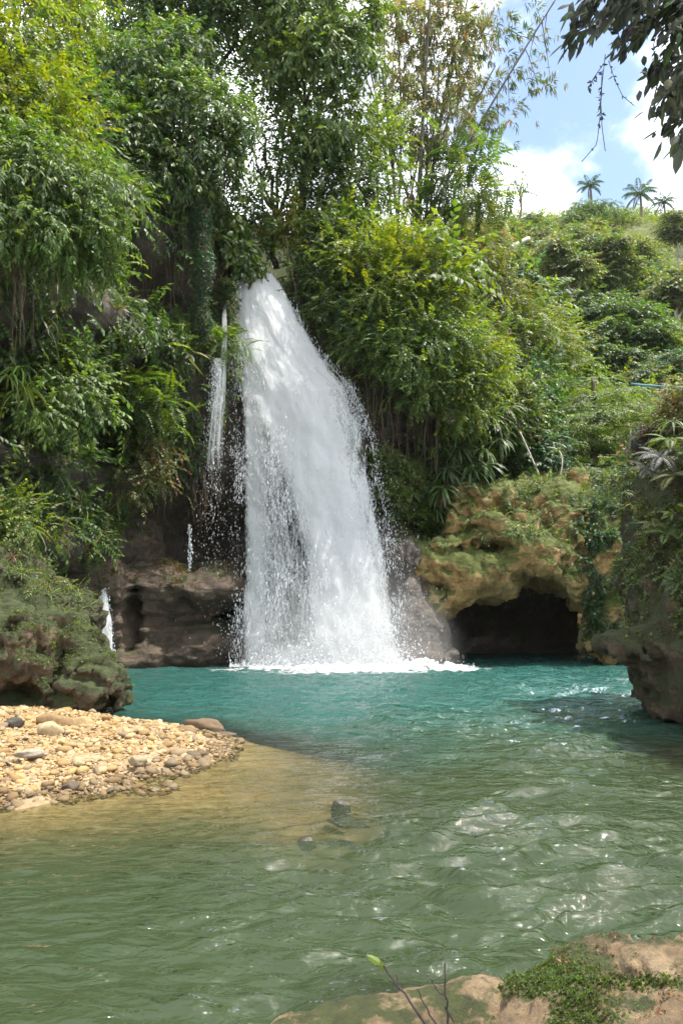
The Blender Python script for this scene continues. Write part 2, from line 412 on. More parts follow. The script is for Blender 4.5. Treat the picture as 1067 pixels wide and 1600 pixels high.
def frond_plant(nfr=9, L=0.9, pairs=14, lw=0.2, W=0.05, curl=1.5, up=1.0):
    """fern: arching fronds in a crown, each with leaflets"""
    T = Tpl()
    for k in range(nfr):
        a = k * 2.399 + rng.normal() * 0.2; d = unit(np.array([math.cos(a), math.sin(a), up * rng.uniform(0.5, 1.1)]))
        p = np.zeros(3); LL = L * rng.uniform(0.75, 1.1); cu = curl * rng.uniform(0.7, 1.2)
        sd_ = unit(np.cross((0, 0, 1), d))
        for j in range(pairs):
            t = (j + 0.5) / pairs; d = unit(d + np.array([0, 0, -cu / pairs])); p = p + d * LL / pairs
            s_ = math.sin(math.pi * (0.15 + 0.83 * t)) ** 0.8
            for sg in (1, -1):
                T.leaf(p, d * 0.4 + sg * sd_ + np.array([0, 0, -0.15]), np.cross(d, sd_) if d[2] < 2 else (0, 0, 1), lw * s_, W, 0.1, 0.08)
    return T.done()
def palm_tpl(nfr=18, L=3.0):
    T = Tpl()
    for k in range(nfr):
        a = k * 2.399; e = 1.9 - 2.3 * (k / nfr); d = unit(np.array([math.cos(a), math.sin(a), e])); p = np.zeros(3)
        sd_ = unit(np.cross((0, 0, 1), d)); n = 22
        for j in range(n):
            t = (j + 0.5) / n; d = unit(d + np.array([0, 0, -1.5 / n * (.5 + t)])); p = p + d * L / n
            s_ = math.sin(math.pi * (0.10 + 0.84 * t)) ** 0.6
            for sg in (1, -1):
                T.leaf(p, d * 0.7 + sg * sd_ * 0.7 + np.array([0, 0, -0.45 + rng.normal() * .1]), (0, 0, 1), 0.62 * s_, 0.06, 0.35, 0.1)
    return T.done()
BROAD = [spray(11, 0.36, 0.14, 1.0, 0.45, 0.9, 0.45) for _ in range(4)]
BROADBIG = [spray(9, 0.34, 0.17, 1.0, 0.4, 0.85, 0.4, seg=2) for _ in range(3)]
SMALL = [spray(15, 0.22, 0.10, 1.0, 0.3, 1.0, 0.2) for _ in range(4)]
SMALL1 = [spray(13, 0.25, 0.13, 1.0, 0.3, 1.0, 0.2, seg=0) for _ in range(4)]
FINE1 = [spray(17, 0.24, 0.075, 1.0, 0.35, 0.8, 0.25, seg=0) for _ in range(4)]
BROAD1 = [spray(10, 0.38, 0.17, 1.0, 0.4, 0.9, 0.4, seg=0) for _ in range(4)]
TINY1 = [cluster(9, 0.6, 0.36, 1.3, 0.1, r=0.25, seg=0) for _ in range(4)]
TINY = [cluster(12, 0.5, 0.26, 1.3, 0.1, r=0.22) for _ in range(4)]
FINE = [spray(20, 0.20, 0.05, 1.0, 0.35, 0.8, 0.25) for _ in range(4)]
PINN = [pinnate(11, 1.0, 0.26, 0.085, 0.4) for _ in range(3)]
BAMB = [cluster(9, 0.85, 0.13, 0.75, 0.55, r=0.12) for _ in range(4)]
ROSE = [rosette(24, 1.0, 0.085, 1.7, 0.9) for _ in range(3)]
STRAP = [rosette(14, 1.0, 0.06, 2.2, 1.0) for _ in range(3)]
FERN = [frond_plant() for _ in range(3)]
HEART = [cluster(5, 0.75, 0.55, 0.9, 0.7, seg=2, r=0.3) for _ in range(3)]
GRASS = [rosette(9, 1.0, 0.05, 1.3, 1.6) for _ in range(3)]
BIGPAD = [cluster(6, 1.0, 0.36, 0.9, 0.2, seg=2, r=0.08) for _ in range(3)]

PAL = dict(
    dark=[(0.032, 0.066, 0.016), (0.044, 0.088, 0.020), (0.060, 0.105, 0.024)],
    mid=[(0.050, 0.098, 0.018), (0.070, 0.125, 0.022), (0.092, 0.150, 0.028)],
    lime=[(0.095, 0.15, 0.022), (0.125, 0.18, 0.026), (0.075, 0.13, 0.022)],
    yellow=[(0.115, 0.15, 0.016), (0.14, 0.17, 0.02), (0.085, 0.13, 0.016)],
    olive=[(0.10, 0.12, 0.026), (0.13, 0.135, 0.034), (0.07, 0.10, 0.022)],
    dry=[(0.22, 0.17, 0.07), (0.18, 0.16, 0.055), (0.14, 0.15, 0.045)],
    blue=[(0.03, 0.07, 0.03), (0.045, 0.09, 0.035), (0.035, 0.08, 0.025)],
    gold=[(0.30, 0.22, 0.03), (0.20, 0.19, 0.03), (0.12, 0.15, 0.02)],
    bamboo=[(0.17, 0.19, 0.06), (0.20, 0.20, 0.085), (0.13, 0.16, 0.045)],
    brown=[(0.12, 0.06, 0.03), (0.17, 0.09, 0.045), (0.08, 0.055, 0.025)],
    grey=[(0.16, 0.15, 0.15), (0.11, 0.11, 0.10), (0.08, 0.09, 0.06)],
    backlit_dark=[(0.036, 0.042, 0.034), (0.05, 0.056, 0.04), (0.045, 0.06, 0.03)],  # overhanging leaves against the sky: backlit shade put into the leaf colour
    moss=[(0.06, 0.075, 0.014), (0.085, 0.10, 0.016), (0.045, 0.06, 0.014)],
)
class Leaves:
    """collects placed templates into one mesh"""
    def __init__(s): s.V, s.F, s.C, s.o = [], [], [], 0
    def put(s, tpls, pos, d, up, size, pal, jit=0.25, mix=None):
        pos = np.atleast_2d(pos); n = len(pos)
        if not n: return
        d = unit(np.broadcast_to(d, (n, 3))); up = np.broadcast_to(up, (n, 3)); size = np.broadcast_to(size, (n,))
        yv = np.cross(up, d); ln = np.linalg.norm(yv, axis=1); bad = ln < 1e-4
        yv[bad] = (0, 1, 0); yv = unit(yv); zv = np.cross(d, yv)
        M = np.stack([d, yv, zv], -1) * size[:, None, None]
        which = rng.integers(0, len(tpls), n); pal = np.array(PAL[pal] if isinstance(pal, str) else pal)
        base = pal[rng.integers(0, len(pal), n)]
        if mix is not None:
            mp_, fr = mix; m2 = rng.random(n) < fr; q = np.array(PAL[mp_]); base[m2] = q[rng.integers(0, len(q), m2.sum())]
        for w, T in enumerate(tpls):
            k = np.where(which == w)[0]
            if not len(k): continue
            V = np.einsum('nij,vj->nvi', M[k], T.v) + pos[k][:, None]
            lc = base[k][:, None] * np.exp(rng.normal(size=(len(k), T.n, 1)) * jit) * (1 + rng.normal(size=(len(k), T.n, 3)) * 0.07)
            C = lc[:, T.l]
            F = T.f[None] + (np.arange(len(k)) * len(T.v))[:, None, None] + s.o
            s.V.append(V.reshape(-1, 3)); s.F.append(F.reshape(-1, 3)); s.C.append(C.reshape(-1, 3)); s.o += len(k) * len(T.v)
    def mesh(s, name): return mesh_np(name, np.concatenate(s.V), np.concatenate(s.F), np.clip(np.concatenate(s.C), 0.004, 0.6))
    @property
    def tris(s): return sum(len(f) for f in s.F)
def rdir(n): return unit(rng.normal(size=(n, 3)))

def crown_leaves(Lv, lobes, clumps, per, tpls, size, pal, droop=-0.2, spread=0.45, shell=(0.72, 1.04), front=0.72, mix=None, flat=1.0, jit=0.25):
    """clumped sprays on lobed ellipsoids. lobes: [(centre, radii)]"""
    ar = np.array([(r[0] * r[1] + r[0] * r[2] + r[1] * r[2]) for _, r in lobes]); ar = ar / ar.sum()
    for (c, r), a in zip(lobes, ar):
        c = np.asarray(c); r = np.asarray(r, float); k = max(3, int(clumps * a))
        n = rdir(k * 2)
        keep = (n[:, 1] < 0.25) | (rng.random(len(n)) < 1 - front)
        keep &= (n[:, 2] > -0.55) | (rng.random(len(n)) < 0.35)
        n = n[keep][:k]; k = len(n)
        P = c + n * r * rng.uniform(shell[0], shell[1], (k, 1))
        pos = np.repeat(P, per, 0); nn = np.repeat(n, per, 0)
        off = rng.normal(size=pos.shape) * size * spread; off[:, 2] *= flat
        pos = pos + off
        d = unit(nn * 0.75 + rng.normal(size=pos.shape) * 0.5 + np.array([0, 0, droop]))
        up = nn * 0.45 + np.array([0, 0, 1.0])
        Lv.put(tpls, pos, d, up, size * rng.uniform(0.7, 1.25, len(pos)), pal, jit, mix)

def limb_paths(base, lobes, r0, fork=0.45, wob=0.12):
    base = np.asarray(base, float); parts = []
    cen = np.mean([l[0] for l in lobes], axis=0); f = base + (cen - base) * fork
    parts.append(tube_np(bez(base, f, (rng.normal() * 0.1, 0, 0), 8, wob * 0.3), np.linspace(r0, r0 * 0.65, 8), 8, 0.05))
    for c, r in lobes:
        parts.append(tube_np(bez(f, np.asarray(c), (0, 0, rng.uniform(-0.1, 0.25) * np.linalg.norm(np.asarray(c) - f) * 0.4), 8, wob), np.linspace(r0 * 0.6, r0 * 0.12, 8), 6, 0.05))
    return join_np(parts)
def lobes_px(lst):
    """[(px,py,Y,radius_px, flatten, depth)] -> world ellipsoids"""
    o = []
    for l in lst:
        px, py, Y, rp = l[:4]; fl = l[4] if len(l) > 4 else 0.8
        c = at(px, py, Y); rr = rp / FPX * Y
        o.append((c, (rr, rr * 0.85, rr * fl)))
    return o
NV = []
def plant(name, label, cat, lobes, clumps, per, tpls, size, pal, base=None, trunk=0.1, group=None, trunk_mat=None, crown_name='crown', trunk_name='trunk', mat=None, **kw):
    L = lobes_px(lobes)
    if base is None:
        c = np.mean([l[0] for l in L], axis=0); b = c + np.array([0, 0.8, -max(l[1][2] for l in L) - 0.4])
    else: b = at(*base)
    t = thing(name, b, label, cat, group)
    Lv = Leaves(); crown_leaves(Lv, L, clumps, per, tpls, size, pal, **kw)
    obj(crown_name, Lv.mesh(crown_name), mat or LEAF, t); NV.append((label[:30], Lv.tris))
    if trunk:
        V, F = limb_paths(b, L, trunk); obj(trunk_name, mesh_np(trunk_name, V, F, smooth=True), trunk_mat or BARK, t)
    return t

# ================================================================== STRUCTURE
# ---- riverbed and water depth
BEDC = [  # px, py on the water plane, bed height
    (-250, 1160, .35), (-100, 1180, .35), (0, 1180, .30), (60, 1150, .30), (60, 1220, .13), (120, 1180, .27), (190, 1165, .24), (190, 1200, .17), (250, 1165, .18), (300, 1170, .10),
    (330, 1165, .03), (0, 1245, .04), (120, 1236, .02), (230, 1214, .02), (300, 1192, .02), (240, 1133, .04), (160, 1128, .12), (60, 1120, .3),
    (0, 1268, -.06), (150, 1255, -.06), (270, 1228, -.05), (345, 1195, -.05), (380, 1150, -.08), (340, 1128, -.22), (200, 1112, -.45), (260, 1118, -.5),
    (0, 1310, -.22), (150, 1300, -.24), (280, 1270, -.18), (380, 1220, -.13), (450, 1190, -.11), (520, 1200, -.14), (470, 1250, -.13), (560, 1260, -.16), (420, 1290, -.18), (540, 1300, -.17), (620, 1290, -.35),
    (0, 1370, -.5), (200, 1370, -.55), (350, 1340, -.42), (480, 1360, -.45), (640, 1360, -.6), (0, 1450, -.9), (300, 1450, -.9), (600, 1450, -.9), (850, 1450, -1.0), (1050, 1450, -1.0),
    (300, 1560, -1.0), (0, 1590, -1.1), (480, 1600, -.3), (560, 1580, -.1), (640, 1570, -.08), (420, 1585, -.6), (760, 1560, -.3),
    (390, 1128, -.42), (450, 1142, -.30), (550, 1152, -.38), (640, 1180, -.36), (700, 1220, -.6), (800, 1250, -.75), (760, 1180, -.7), (900, 1200, -.9), (1000, 1180, -.35), (1060, 1170, -.15), (1060, 1205, -.25), (1000, 1230, -.7), (1060, 1300, -.9),
    (300, 1085, -1.4), (600, 1100, -1.5), (850, 1120, -1.5), (400, 1060, -2), (600, 1050, -2), (850, 1060, -2), (700, 1040, -2), (950, 1090, -1.5), (700, 1320, -.7), (850, 1340, -1.0)]
_b = np.array(BEDC, float); BEDP = atz(_b[:, 0], _b[:, 1])[:, :2]; BEDV = _b[:, 2]
def bed(xy):
    h_ = idw(BEDP, BEDV, xy, 3.2, 0.12); n_ = fbm(np.stack([xy[:, 0] * 1.1, xy[:, 1] * 1.1, xy[:, 0] * 0], -1), 3, 13)
    return np.where(h_ > 0, h_ * .72, h_) + .045 * n_ * sstep(-.5, -.1, h_)
def strip_grid(y0, y1, n, xs_of_y, m):
    ys = y0 * (y1 / y0) ** np.linspace(0, 1, n)
    U = np.linspace(-1, 1, m)
    X = np.stack([U * xs_of_y(y) for y in ys]); Yg = np.repeat(ys[:, None], m, 1)
    i = np.arange(n - 1)[:, None] * m + np.arange(m - 1)[None]
    F = np.stack([i, i + 1, i + m + 1, i + m], -1).reshape(-1, 4)
    return np.stack([X.ravel(), Yg.ravel()], -1), F
xy, F = strip_grid(2.2, 31, 170, lambda y: 2.0 + y * 0.62, 150)
zb = bed(xy)
P3 = np.concatenate([xy, np.zeros((len(xy), 1))], 1)
zb = zb + 0.03 * fbm(P3 * 2.2, 3, 3) + 0.018 * fbm(P3 * 9, 2, 5)
BEDM = simple_mat('riverbed_sand', [(0.25, (0.15, 0.10, 0.05)), (0.5, (0.26, 0.185, 0.10)), (0.75, (0.37, 0.28, 0.17))], 9, 0.9, 0.6, bscale=22)
obj('riverbed', mesh_np('riverbed', np.concatenate([xy, zb[:, None]], 1), F, smooth=True), BEDM, kind='structure')

# ---- water
xy, F = strip_grid(2.4, 30.5, 500, lambda y: 1.6 + y * 0.52, 260)
d = -bed(xy); P3 = np.concatenate([xy, np.zeros((len(xy), 1))], 1)
r_ = xy - np.array([0.4, 24.5]); rad = np.hypot(r_[:, 0], r_[:, 1])
chop = sstep(0.02, 0.6, d)
calm = 1 - 0.55 * sstep(-0.2, -2.0, xy[:, 0]) * sstep(13, 6, xy[:, 1])
# wave trains running out from the fall + wind chop, all as real relief
ang = np.arctan2(r_[:, 0], -r_[:, 1])
w = 0.055 * fbm(np.stack([ang * 7, rad * 1.55, rad * 0], -1) + 3, 2, 11)
w += 0.048 * fbm(np.stack([xy[:, 0] * 0.75, xy[:, 1] * 2.9, xy[:, 0] * 0 + 1.3], -1), 3, 21, 0.55)
w += 0.024 * (fbm(np.stack([xy[:, 0] * 1.7 + 9, xy[:, 1] * 6.2, xy[:, 0] * 0 + 4.3], -1), 2, 31, ridge=True) - 0.6)
wm = np.clip(.6 + 1.2 * fbm(np.stack([xy[:, 0] * .35, xy[:, 1] * .3, xy[:, 0] * 0 + 7], -1), 2, 37), 0, 1) * sstep(-2.2, 1.0, xy[:, 0] - .12 * (xy[:, 1] - 6))
phs = fbm(np.stack([xy[:, 0] * .7, xy[:, 1] * .45, xy[:, 0] * 0], -1), 3, 33)
w += .036 * wm * np.sin(2 * np.pi * (xy[:, 1] * 2.3 + .12 * xy[:, 0] + .95 * phs)) + .024 * wm * np.sin(2 * np.pi * (xy[:, 1] * 4.2 - .7 * xy[:, 0] + 1.5 * phs))
w *= (0.35 + 0.65 * chop) * calm
w += 0.05 * np.exp(-((rad - 0) / 3.5) ** 2) * fbm(P3 * 2.5, 3, 41)
LUMPS = [(533, 1276, .10, .14), (545, 1292, .055, .20), (632, 1306, .075, .22), (640, 1324, .06, .2), (478, 1322, .05, .1), (505, 1333, .04, .09), (425, 1278, .03, .16)]
for px, py, hh, rr in LUMPS:
    c = atz(px, py)[:2]; q = (xy[:, 0] - c[0]) / (rr * 1.5); s_ = (xy[:, 1] - c[1]) / (rr * 1.1)
    w += hh * np.exp(-(q * q + s_ * s_))
    w += 0.016 * np.exp(-((xy[:, 0] - c[0]) / .9) ** 2 - ((xy[:, 1] - c[1] + .35) / .45) ** 2) * np.sin((xy[:, 1] - c[1]) * 26 + 2 * np.sin(xy[:, 0] * 5))
WATM, t, o = new_mat('pool_water')
a_d = N(t, 'ShaderNodeAttribute', attribute_name='depth'); a_a = N(t, 'ShaderNodeAttribute', attribute_name='aer')
tcn = N(t, 'ShaderNodeTexCoord')
olive, teal = (0.028, 0.042, 0.019), (0.022, 0.078, 0.068)
mc = N(t, 'ShaderNodeMix', data_type='RGBA'); mc.inputs[6].default_value = (*olive, 1); mc.inputs[7].default_value = (*teal, 1)
t.links.new(a_a.outputs['Fac'], mc.inputs[0])
body = N(t, 'ShaderNodeBsdfDiffuse'); t.links.new(mc.outputs[2], body.inputs[0])
tr = N(t, 'ShaderNodeBsdfTransparent'); tr.inputs[0].default_value = (0.86, 0.88, 0.72, 1)
rd = ramp(t, [(0.0, (0, 0, 0)), (0.12, (0.30,) * 3), (0.28, (0.72,) * 3), (0.52, (0.95,) * 3), (1.0, (1, 1, 1))]); t.links.new(a_d.outputs['Fac'], rd.inputs[0])
mb = N(t, 'ShaderNodeMixShader'); t.links.new(rd.outputs[0], mb.inputs[0]); t.links.new(tr.outputs[0], mb.inputs[1]); t.links.new(body.outputs[0], mb.inputs[2])
mpn = N(t, 'ShaderNodeMapping'); mpn.inputs['Scale'].default_value = (1.0, 2.0, 1); t.links.new(tcn.outputs['Object'], mpn.inputs[0])
nA = N(t, 'ShaderNodeTexNoise', Scale=3.0, Detail=4.0, Roughness=0.5, Distortion=0.35); t.links.new(mpn.outputs[0], nA.inputs['Vector'])
nB = N(t, 'ShaderNodeTexNoise', Scale=17.0, Detail=4.0, Roughness=0.5, Distortion=0.5); t.links.new(mpn.outputs[0], nB.inputs['Vector'])
bA = N(t, 'ShaderNodeBump', Strength=0.6, Distance=0.2); t.links.new(nA.outputs['Fac'], bA.inputs['Height'])
bB = N(t, 'ShaderNodeBump', Strength=0.30, Distance=0.04); t.links.new(nB.outputs['Fac'], bB.inputs['Height']); t.links.new(bA.outputs[0], bB.inputs['Normal'])
gl = N(t, 'ShaderNodeBsdfGlossy', Roughness=0.05); fr = N(t, 'ShaderNodeFresnel', IOR=1.333)
t.links.new(bB.outputs[0], gl.inputs['Normal']); t.links.new(bB.outputs[0], fr.inputs['Normal'])
mg = N(t, 'ShaderNodeMixShader'); t.links.new(fr.outputs[0], mg.inputs[0]); t.links.new(mb.outputs[0], mg.inputs[1]); t.links.new(gl.outputs[0], mg.inputs[2])
t.links.new(mg.outputs[0], o.inputs[0])
aer = sstep(8.5, 17.0, xy[:, 1] + 1.6 * fbm(P3 * 0.6, 3, 51) - 0.12 * xy[:, 0])
dn = np.clip(d + 0.06 * fbm(P3 * 1.7, 3, 61), 0.0, 1.0)
obj('water', mesh_np('water', np.concatenate([xy, w[:, None]], 1), F, smooth=True, attrs=dict(depth=dn, aer=aer)), WATM, kind='structure')

# ---- cliff: solid where y > FACE(x,z) and z < TOP(x,y)
FACEC = [(-400, 900, 13), (-400, 500, 12.5), (-400, 100, 15), (0, 1050, 17.5), (0, 850, 17), (0, 700, 17.0), (0, 500, 16.8), (0, 350, 15.4), (0, 200, 16.6), (0, 50, 19), (0, -150, 23),
    (100, 1000, 24.5), (100, 880, 23), (100, 750, 20.5), (100, 590, 20.6), (110, 470, 20.6), (100, 400, 19.2), (100, 250, 18.5), (100, 100, 21), (100, -100, 25),
    (200, 1020, 26.4), (200, 900, 26.0), (200, 820, 25.6), (175, 720, 25.6), (225, 690, 23.6), (200, 610, 24.0), (205, 440, 25.6), (235, 500, 25.0), (200, 320, 22.6), (200, 200, 22.6), (200, 50, 26),
    (290, 1020, 27), (290, 900, 27), (290, 820, 28.0), (290, 760, 26.6), (290, 700, 24.9), (290, 600, 24.4), (290, 480, 25.4), (300, 350, 24.0), (300, 220, 24.6), (300, 80, 28),
    (350, 1020, 27), (350, 900, 27.2), (350, 820, 27.6), (345, 760, 25.9), (345, 660, 25.3), (345, 550, 25.2), (345, 450, 26.0), (360, 360, 26.3),
    (410, 440, 27.7), (410, 520, 27.2), (410, 650, 26.7), (410, 800, 26.7), (410, 900, 26.5), (410, 1020, 26.0),
    (470, 520, 27.0), (480, 650, 26.4), (480, 800, 26.2), (490, 920, 25.9), (490, 1020, 25.5), (470, 430, 27.4),
    (560, 560, 26.3), (560, 640, 26.0), (570, 760, 25.6), (580, 880, 25.2), (590, 1020, 24.8), (530, 440, 26.6), (600, 450, 26.0), (600, 560, 26.2), (620, 640, 28.4), (660, 640, 29.0), (650, 720, 28.6), (640, 800, 26.4),
    (640, 880, 25.4), (650, 1020, 24.7), (690, 800, 27.8), (700, 660, 27.0), (680, 540, 26.4), (650, 420, 27.5), (740, 700, 28.2), (740, 580, 28.0), (720, 470, 29), (800, 700, 30), (800, 600, 30.5), (800, 850, 29.5), (860, 850, 31.5), (720, 1020, 30.5), (725, 920, 30.2), (760, 960, 30.8), (820, 960, 31), (880, 980, 31), (860, 700, 32), (950, 850, 31), (950, 700, 33), (800, 1020, 31), (950, 1020, 31), (1200, 800, 33)]
_f = np.array(FACEC, float); _w = at(_f[:, 0], _f[:, 1], _f[:, 2]); FP, FV = _w[:, [0, 2]], _f[:, 2]
TOPC = [(-300, 120, 17), (0, 100, 22), (100, 200, 24), (200, 230, 26), (300, 300, 28), (360, 400, 28), (405, 436, 28.2), (430, 436, 28.2), (470, 440, 28), (520, 440, 28), (600, 420, 28), (660, 400, 29), (720, 470, 30.5), (760, 560, 31), (800, 640, 32), (860, 740, 32), (950, 750, 33), (1200, 740, 33)]
_t = np.array(TOPC, float); _tw = at(_t[:, 0], _t[:, 1], _t[:, 2]); TP, TV = _tw[:, :2], _tw[:, 2]
def cliff_base(X, Y, Z):
    xs, zs, ys = X[:, 0, 0], Z[0, 0, :], Y[0, :, 0]
    gx, gz = np.meshgrid(xs, zs, indexing='ij')
    Fc = idw(FP, FV, np.stack([gx.ravel(), gz.ravel()], -1), 4.0, 0.25).reshape(gx.shape)
    gx2, gy2 = np.meshgrid(xs, ys, indexing='ij')
    Tp = idw(TP, TV, np.stack([gx2.ravel(), gy2.ravel()], -1), 3.5, 0.4).reshape(gx2.shape)
    S1 = (Fc[:, None, :] - Y) * 0.75; S2 = (Z - Tp[:, :, None]) * 0.9
    return sm_max(S1, S2, 0.8).astype(np.float32)
strat = lambda P, s: np.concatenate([P[:, :2] * s * 0.55, P[:, 2:] * s * 1.5], 1)
V, Q = sculpt((-15, 12.5, -0.8), (9.5, 35, 17.5), 0.165, cliff_base,
              lambda P: 0.42 * fbm(strat(P, 0.55), 4, 71) + 0.15 * fbm(P * 1.9, 2, 77, ridge=True) - 0.1,
              lambda P: 0.06 * fbm(strat(P, 3.2), 3, 81) + 0.03 * fbm(P * 8, 2, 85), 1.2)
CLV, CLN = V, vnormals(V, Q)
keep = (V[Q][:, :, 1].max(1) < 34.5) & (V[Q][:, :, 0].max(1) < 9.2)
Q = Q[keep]
obj('cliff', mesh_np('cliff', V, Q, smooth=True), CLIFFM, kind='structure')

# ---- hill behind
HC = [(-300, 330, 40), (0, 340, 40), (300, 370, 38), (420, 390, 36), (560, 395, 34), (640, 372, 35), (700, 420, 35), (780, 540, 36), (850, 720, 33), (950, 745, 33), (1067, 700, 33), (1300, 600, 30),
      (800, 610, 45), (900, 630, 44), (1000, 620, 45), (1067, 610, 42), (1400, 500, 42), (760, 450, 52), (850, 520, 56), (950, 540, 58), (1067, 520, 58), (1500, 350, 60),
      (735, 385, 75), (830, 430, 75), (930, 440, 78), (1067, 440, 78), (1400, 330, 78), (730, 365, 95), (790, 358, 95), (850, 352, 95), (940, 342, 100), (1000, 338, 105), (1067, 360, 105), (1300, 370, 105),
      (640, 420, 130), (900, 380, 140), (1067, 400, 140), (300, 640, 60), (-200, 640, 60), (560, 600, 60), (400, 700, 100), (-300, 700, 120), (650, 480, 85), (900, 600, 220), (300, 700, 220), (1500, 500, 220)]
_h3 = np.array(HC, float); _hw = at(_h3[:, 0], _h3[:, 1], _h3[:, 2])
def hill(xy):
    P3 = np.concatenate([xy, np.zeros((len(xy), 1))], 1)
    return idw(_hw[:, :2], _hw[:, 2], xy, 3.2, 2.0) + 1.0 * fbm(P3 * 0.12, 3, 91) + 0.3 * fbm(P3 * 0.6, 2, 95)
gx = np.concatenate([np.linspace(-160, -20, 15)[:-1], np.linspace(-20, 90, 111), np.linspace(90, 220, 14)[1:]])
gy = np.concatenate([np.linspace(31, 120, 100), np.linspace(120, 300, 20)[1:]])
X, Y = np.meshgrid(gx, gy); xy = np.stack([X.ravel(), Y.ravel()], -1)
P3 = np.concatenate([xy, np.zeros((len(xy), 1))], 1)
z = hill(xy)
m = len(gx); i = np.arange(len(gy) - 1)[:, None] * m + np.arange(m - 1)[None]
F = np.stack([i, i + 1, i + m + 1, i + m], -1).reshape(-1, 4)
HILLV = np.concatenate([xy, z[:, None]], 1)
obj('hill', mesh_np('hill', HILLV, F, smooth=True), SOIL, kind='structure')

gx = np.linspace(-140, 150, 60); gy = np.concatenate([np.linspace(-9, -60, 30), np.linspace(-60, -160, 12)[1:]])
X, Y = np.meshgrid(gx, gy); P3 = np.stack([X.ravel(), Y.ravel(), 0 * X.ravel()], -1)
z = np.interp(-P3[:, 1], [9, 14, 30, 60, 160], [-1.0, 1.0, 6, 15, 24]) + 2.2 * fbm(P3 * .09, 4, 97) + 1.2 * fbm(P3 * .35, 3, 98)
m = len(gx); i = np.arange(len(gy) - 1)[:, None] * m + np.arange(m - 1)[None]; F = np.stack([i, i + m, i + m + 1, i + 1], -1).reshape(-1, 4)
obj('hill', mesh_np('hill', np.concatenate([P3[:, :2], z[:, None]], 1), F, smooth=True), SOIL, kind='structure')  # unseen slope behind the camera, added to dim ambient light and darken the cave

gx = np.linspace(8.6, 70, 40); gy = np.linspace(17.5, 33, 24); X, Y = np.meshgrid(gx, gy); P3 = np.stack([X.ravel(), Y.ravel(), 0 * X.ravel()], -1)
z = np.interp(P3[:, 0], [8.6, 9.6, 12, 20, 70], [-.9, .6, 4.5, 9, 26]) + .8 * fbm(P3 * .35, 4, 99); m = 40; i = np.arange(23)[:, None] * m + np.arange(m - 1)[None]
obj('hill', mesh_np('hill', np.concatenate([P3[:, :2], z[:, None]], 1), np.stack([i, i + 1, i + m + 1, i + m], -1).reshape(-1, 4), smooth=True), SOIL, kind='structure')
HAZEM, t, o = new_mat('haze')
vp = N(t, 'ShaderNodeVolumePrincipled', Density=0.00012, Anisotropy=0.3); vp.inputs['Color'].default_value = (.93, .96, 1, 1); t.links.new(vp.outputs[0], o.inputs[1])
hz = np.array([(a_, b_, c_) for a_ in (-170, 230) for b_ in (-170, 320) for c_ in (-4.5, 75)], float)
obj('haze', mesh_np('haze', hz, np.array([(0, 1, 3, 2), (4, 6, 7, 5), (0, 4, 5, 1), (2, 3, 7, 6), (0, 2, 6, 4), (1, 5, 7, 3)])), HAZEM, kind='stuff')

# ---- brown ledge at the foot of the left cliff
def P_(px, py, Y): return at(px, py, Y)
def ledge_base(X, Y, Z):
    S = None
    for (px, py, Yc, rx, ry, rz) in [(330, 925, 25.6, 1.45, 1.5, .75), (235, 930, 25.6, 1.5, 1.4, 1.1), (170, 960, 25.4, 1.5, 1.4, 1.7), (250, 1010, 25.9, 2.6, 1.8, .9),
                                     (205, 850, 26.2, 1.2, 1.3, .9), (310, 1000, 26.1, 1.9, 1.5, .85), (120, 900, 24.2, 1.4, 1.6, 2.0), (150, 1030, 25.2, 2.0, 1.5, 0.6)]:
        e = ell(X, Y, Z, P_(px, py, Yc), (rx, ry, rz)); S = e if S is None else sm_min(S, e, 0.35)
    for (px, py, Yc, rx, ry, rz) in [(205, 965, 24.2, .22, .8, .9), (282, 955, 24.2, .28, .7, .55), (350, 965, 24.4, 1.0, .8, .28), (160, 980, 23.6, .35, .5, 1.2)]:
        S = sm_max(S, -ell(X, Y, Z, P_(px, py, Yc), (rx, ry, rz)), 0.2)
    return S
V, Q = sculpt((-10.5, 22, -0.6), (-2.3, 28, 4.6), 0.08, ledge_base,
              lambda P: 0.18 * fbm(strat(P, 0.7), 3, 101) + 0.05 * fbm(strat(P, 2.6), 3, 105, ridge=True) - .05,
              lambda P: 0.045 * fbm(strat(P, 5), 3, 111) + 0.02 * fbm(P * 14, 2, 115), 0.8)
le = thing('rock_ledge', P_(240, 1030, 25.5), 'bare brown layered rock ledge at the foot of the left cliff beside the waterfall', 'rock')
obj('rock', mesh_np('rock_ledge', V, Q, smooth=True), LEDGEM, le); LEDV, LEDN = V, vnormals(V, Q)

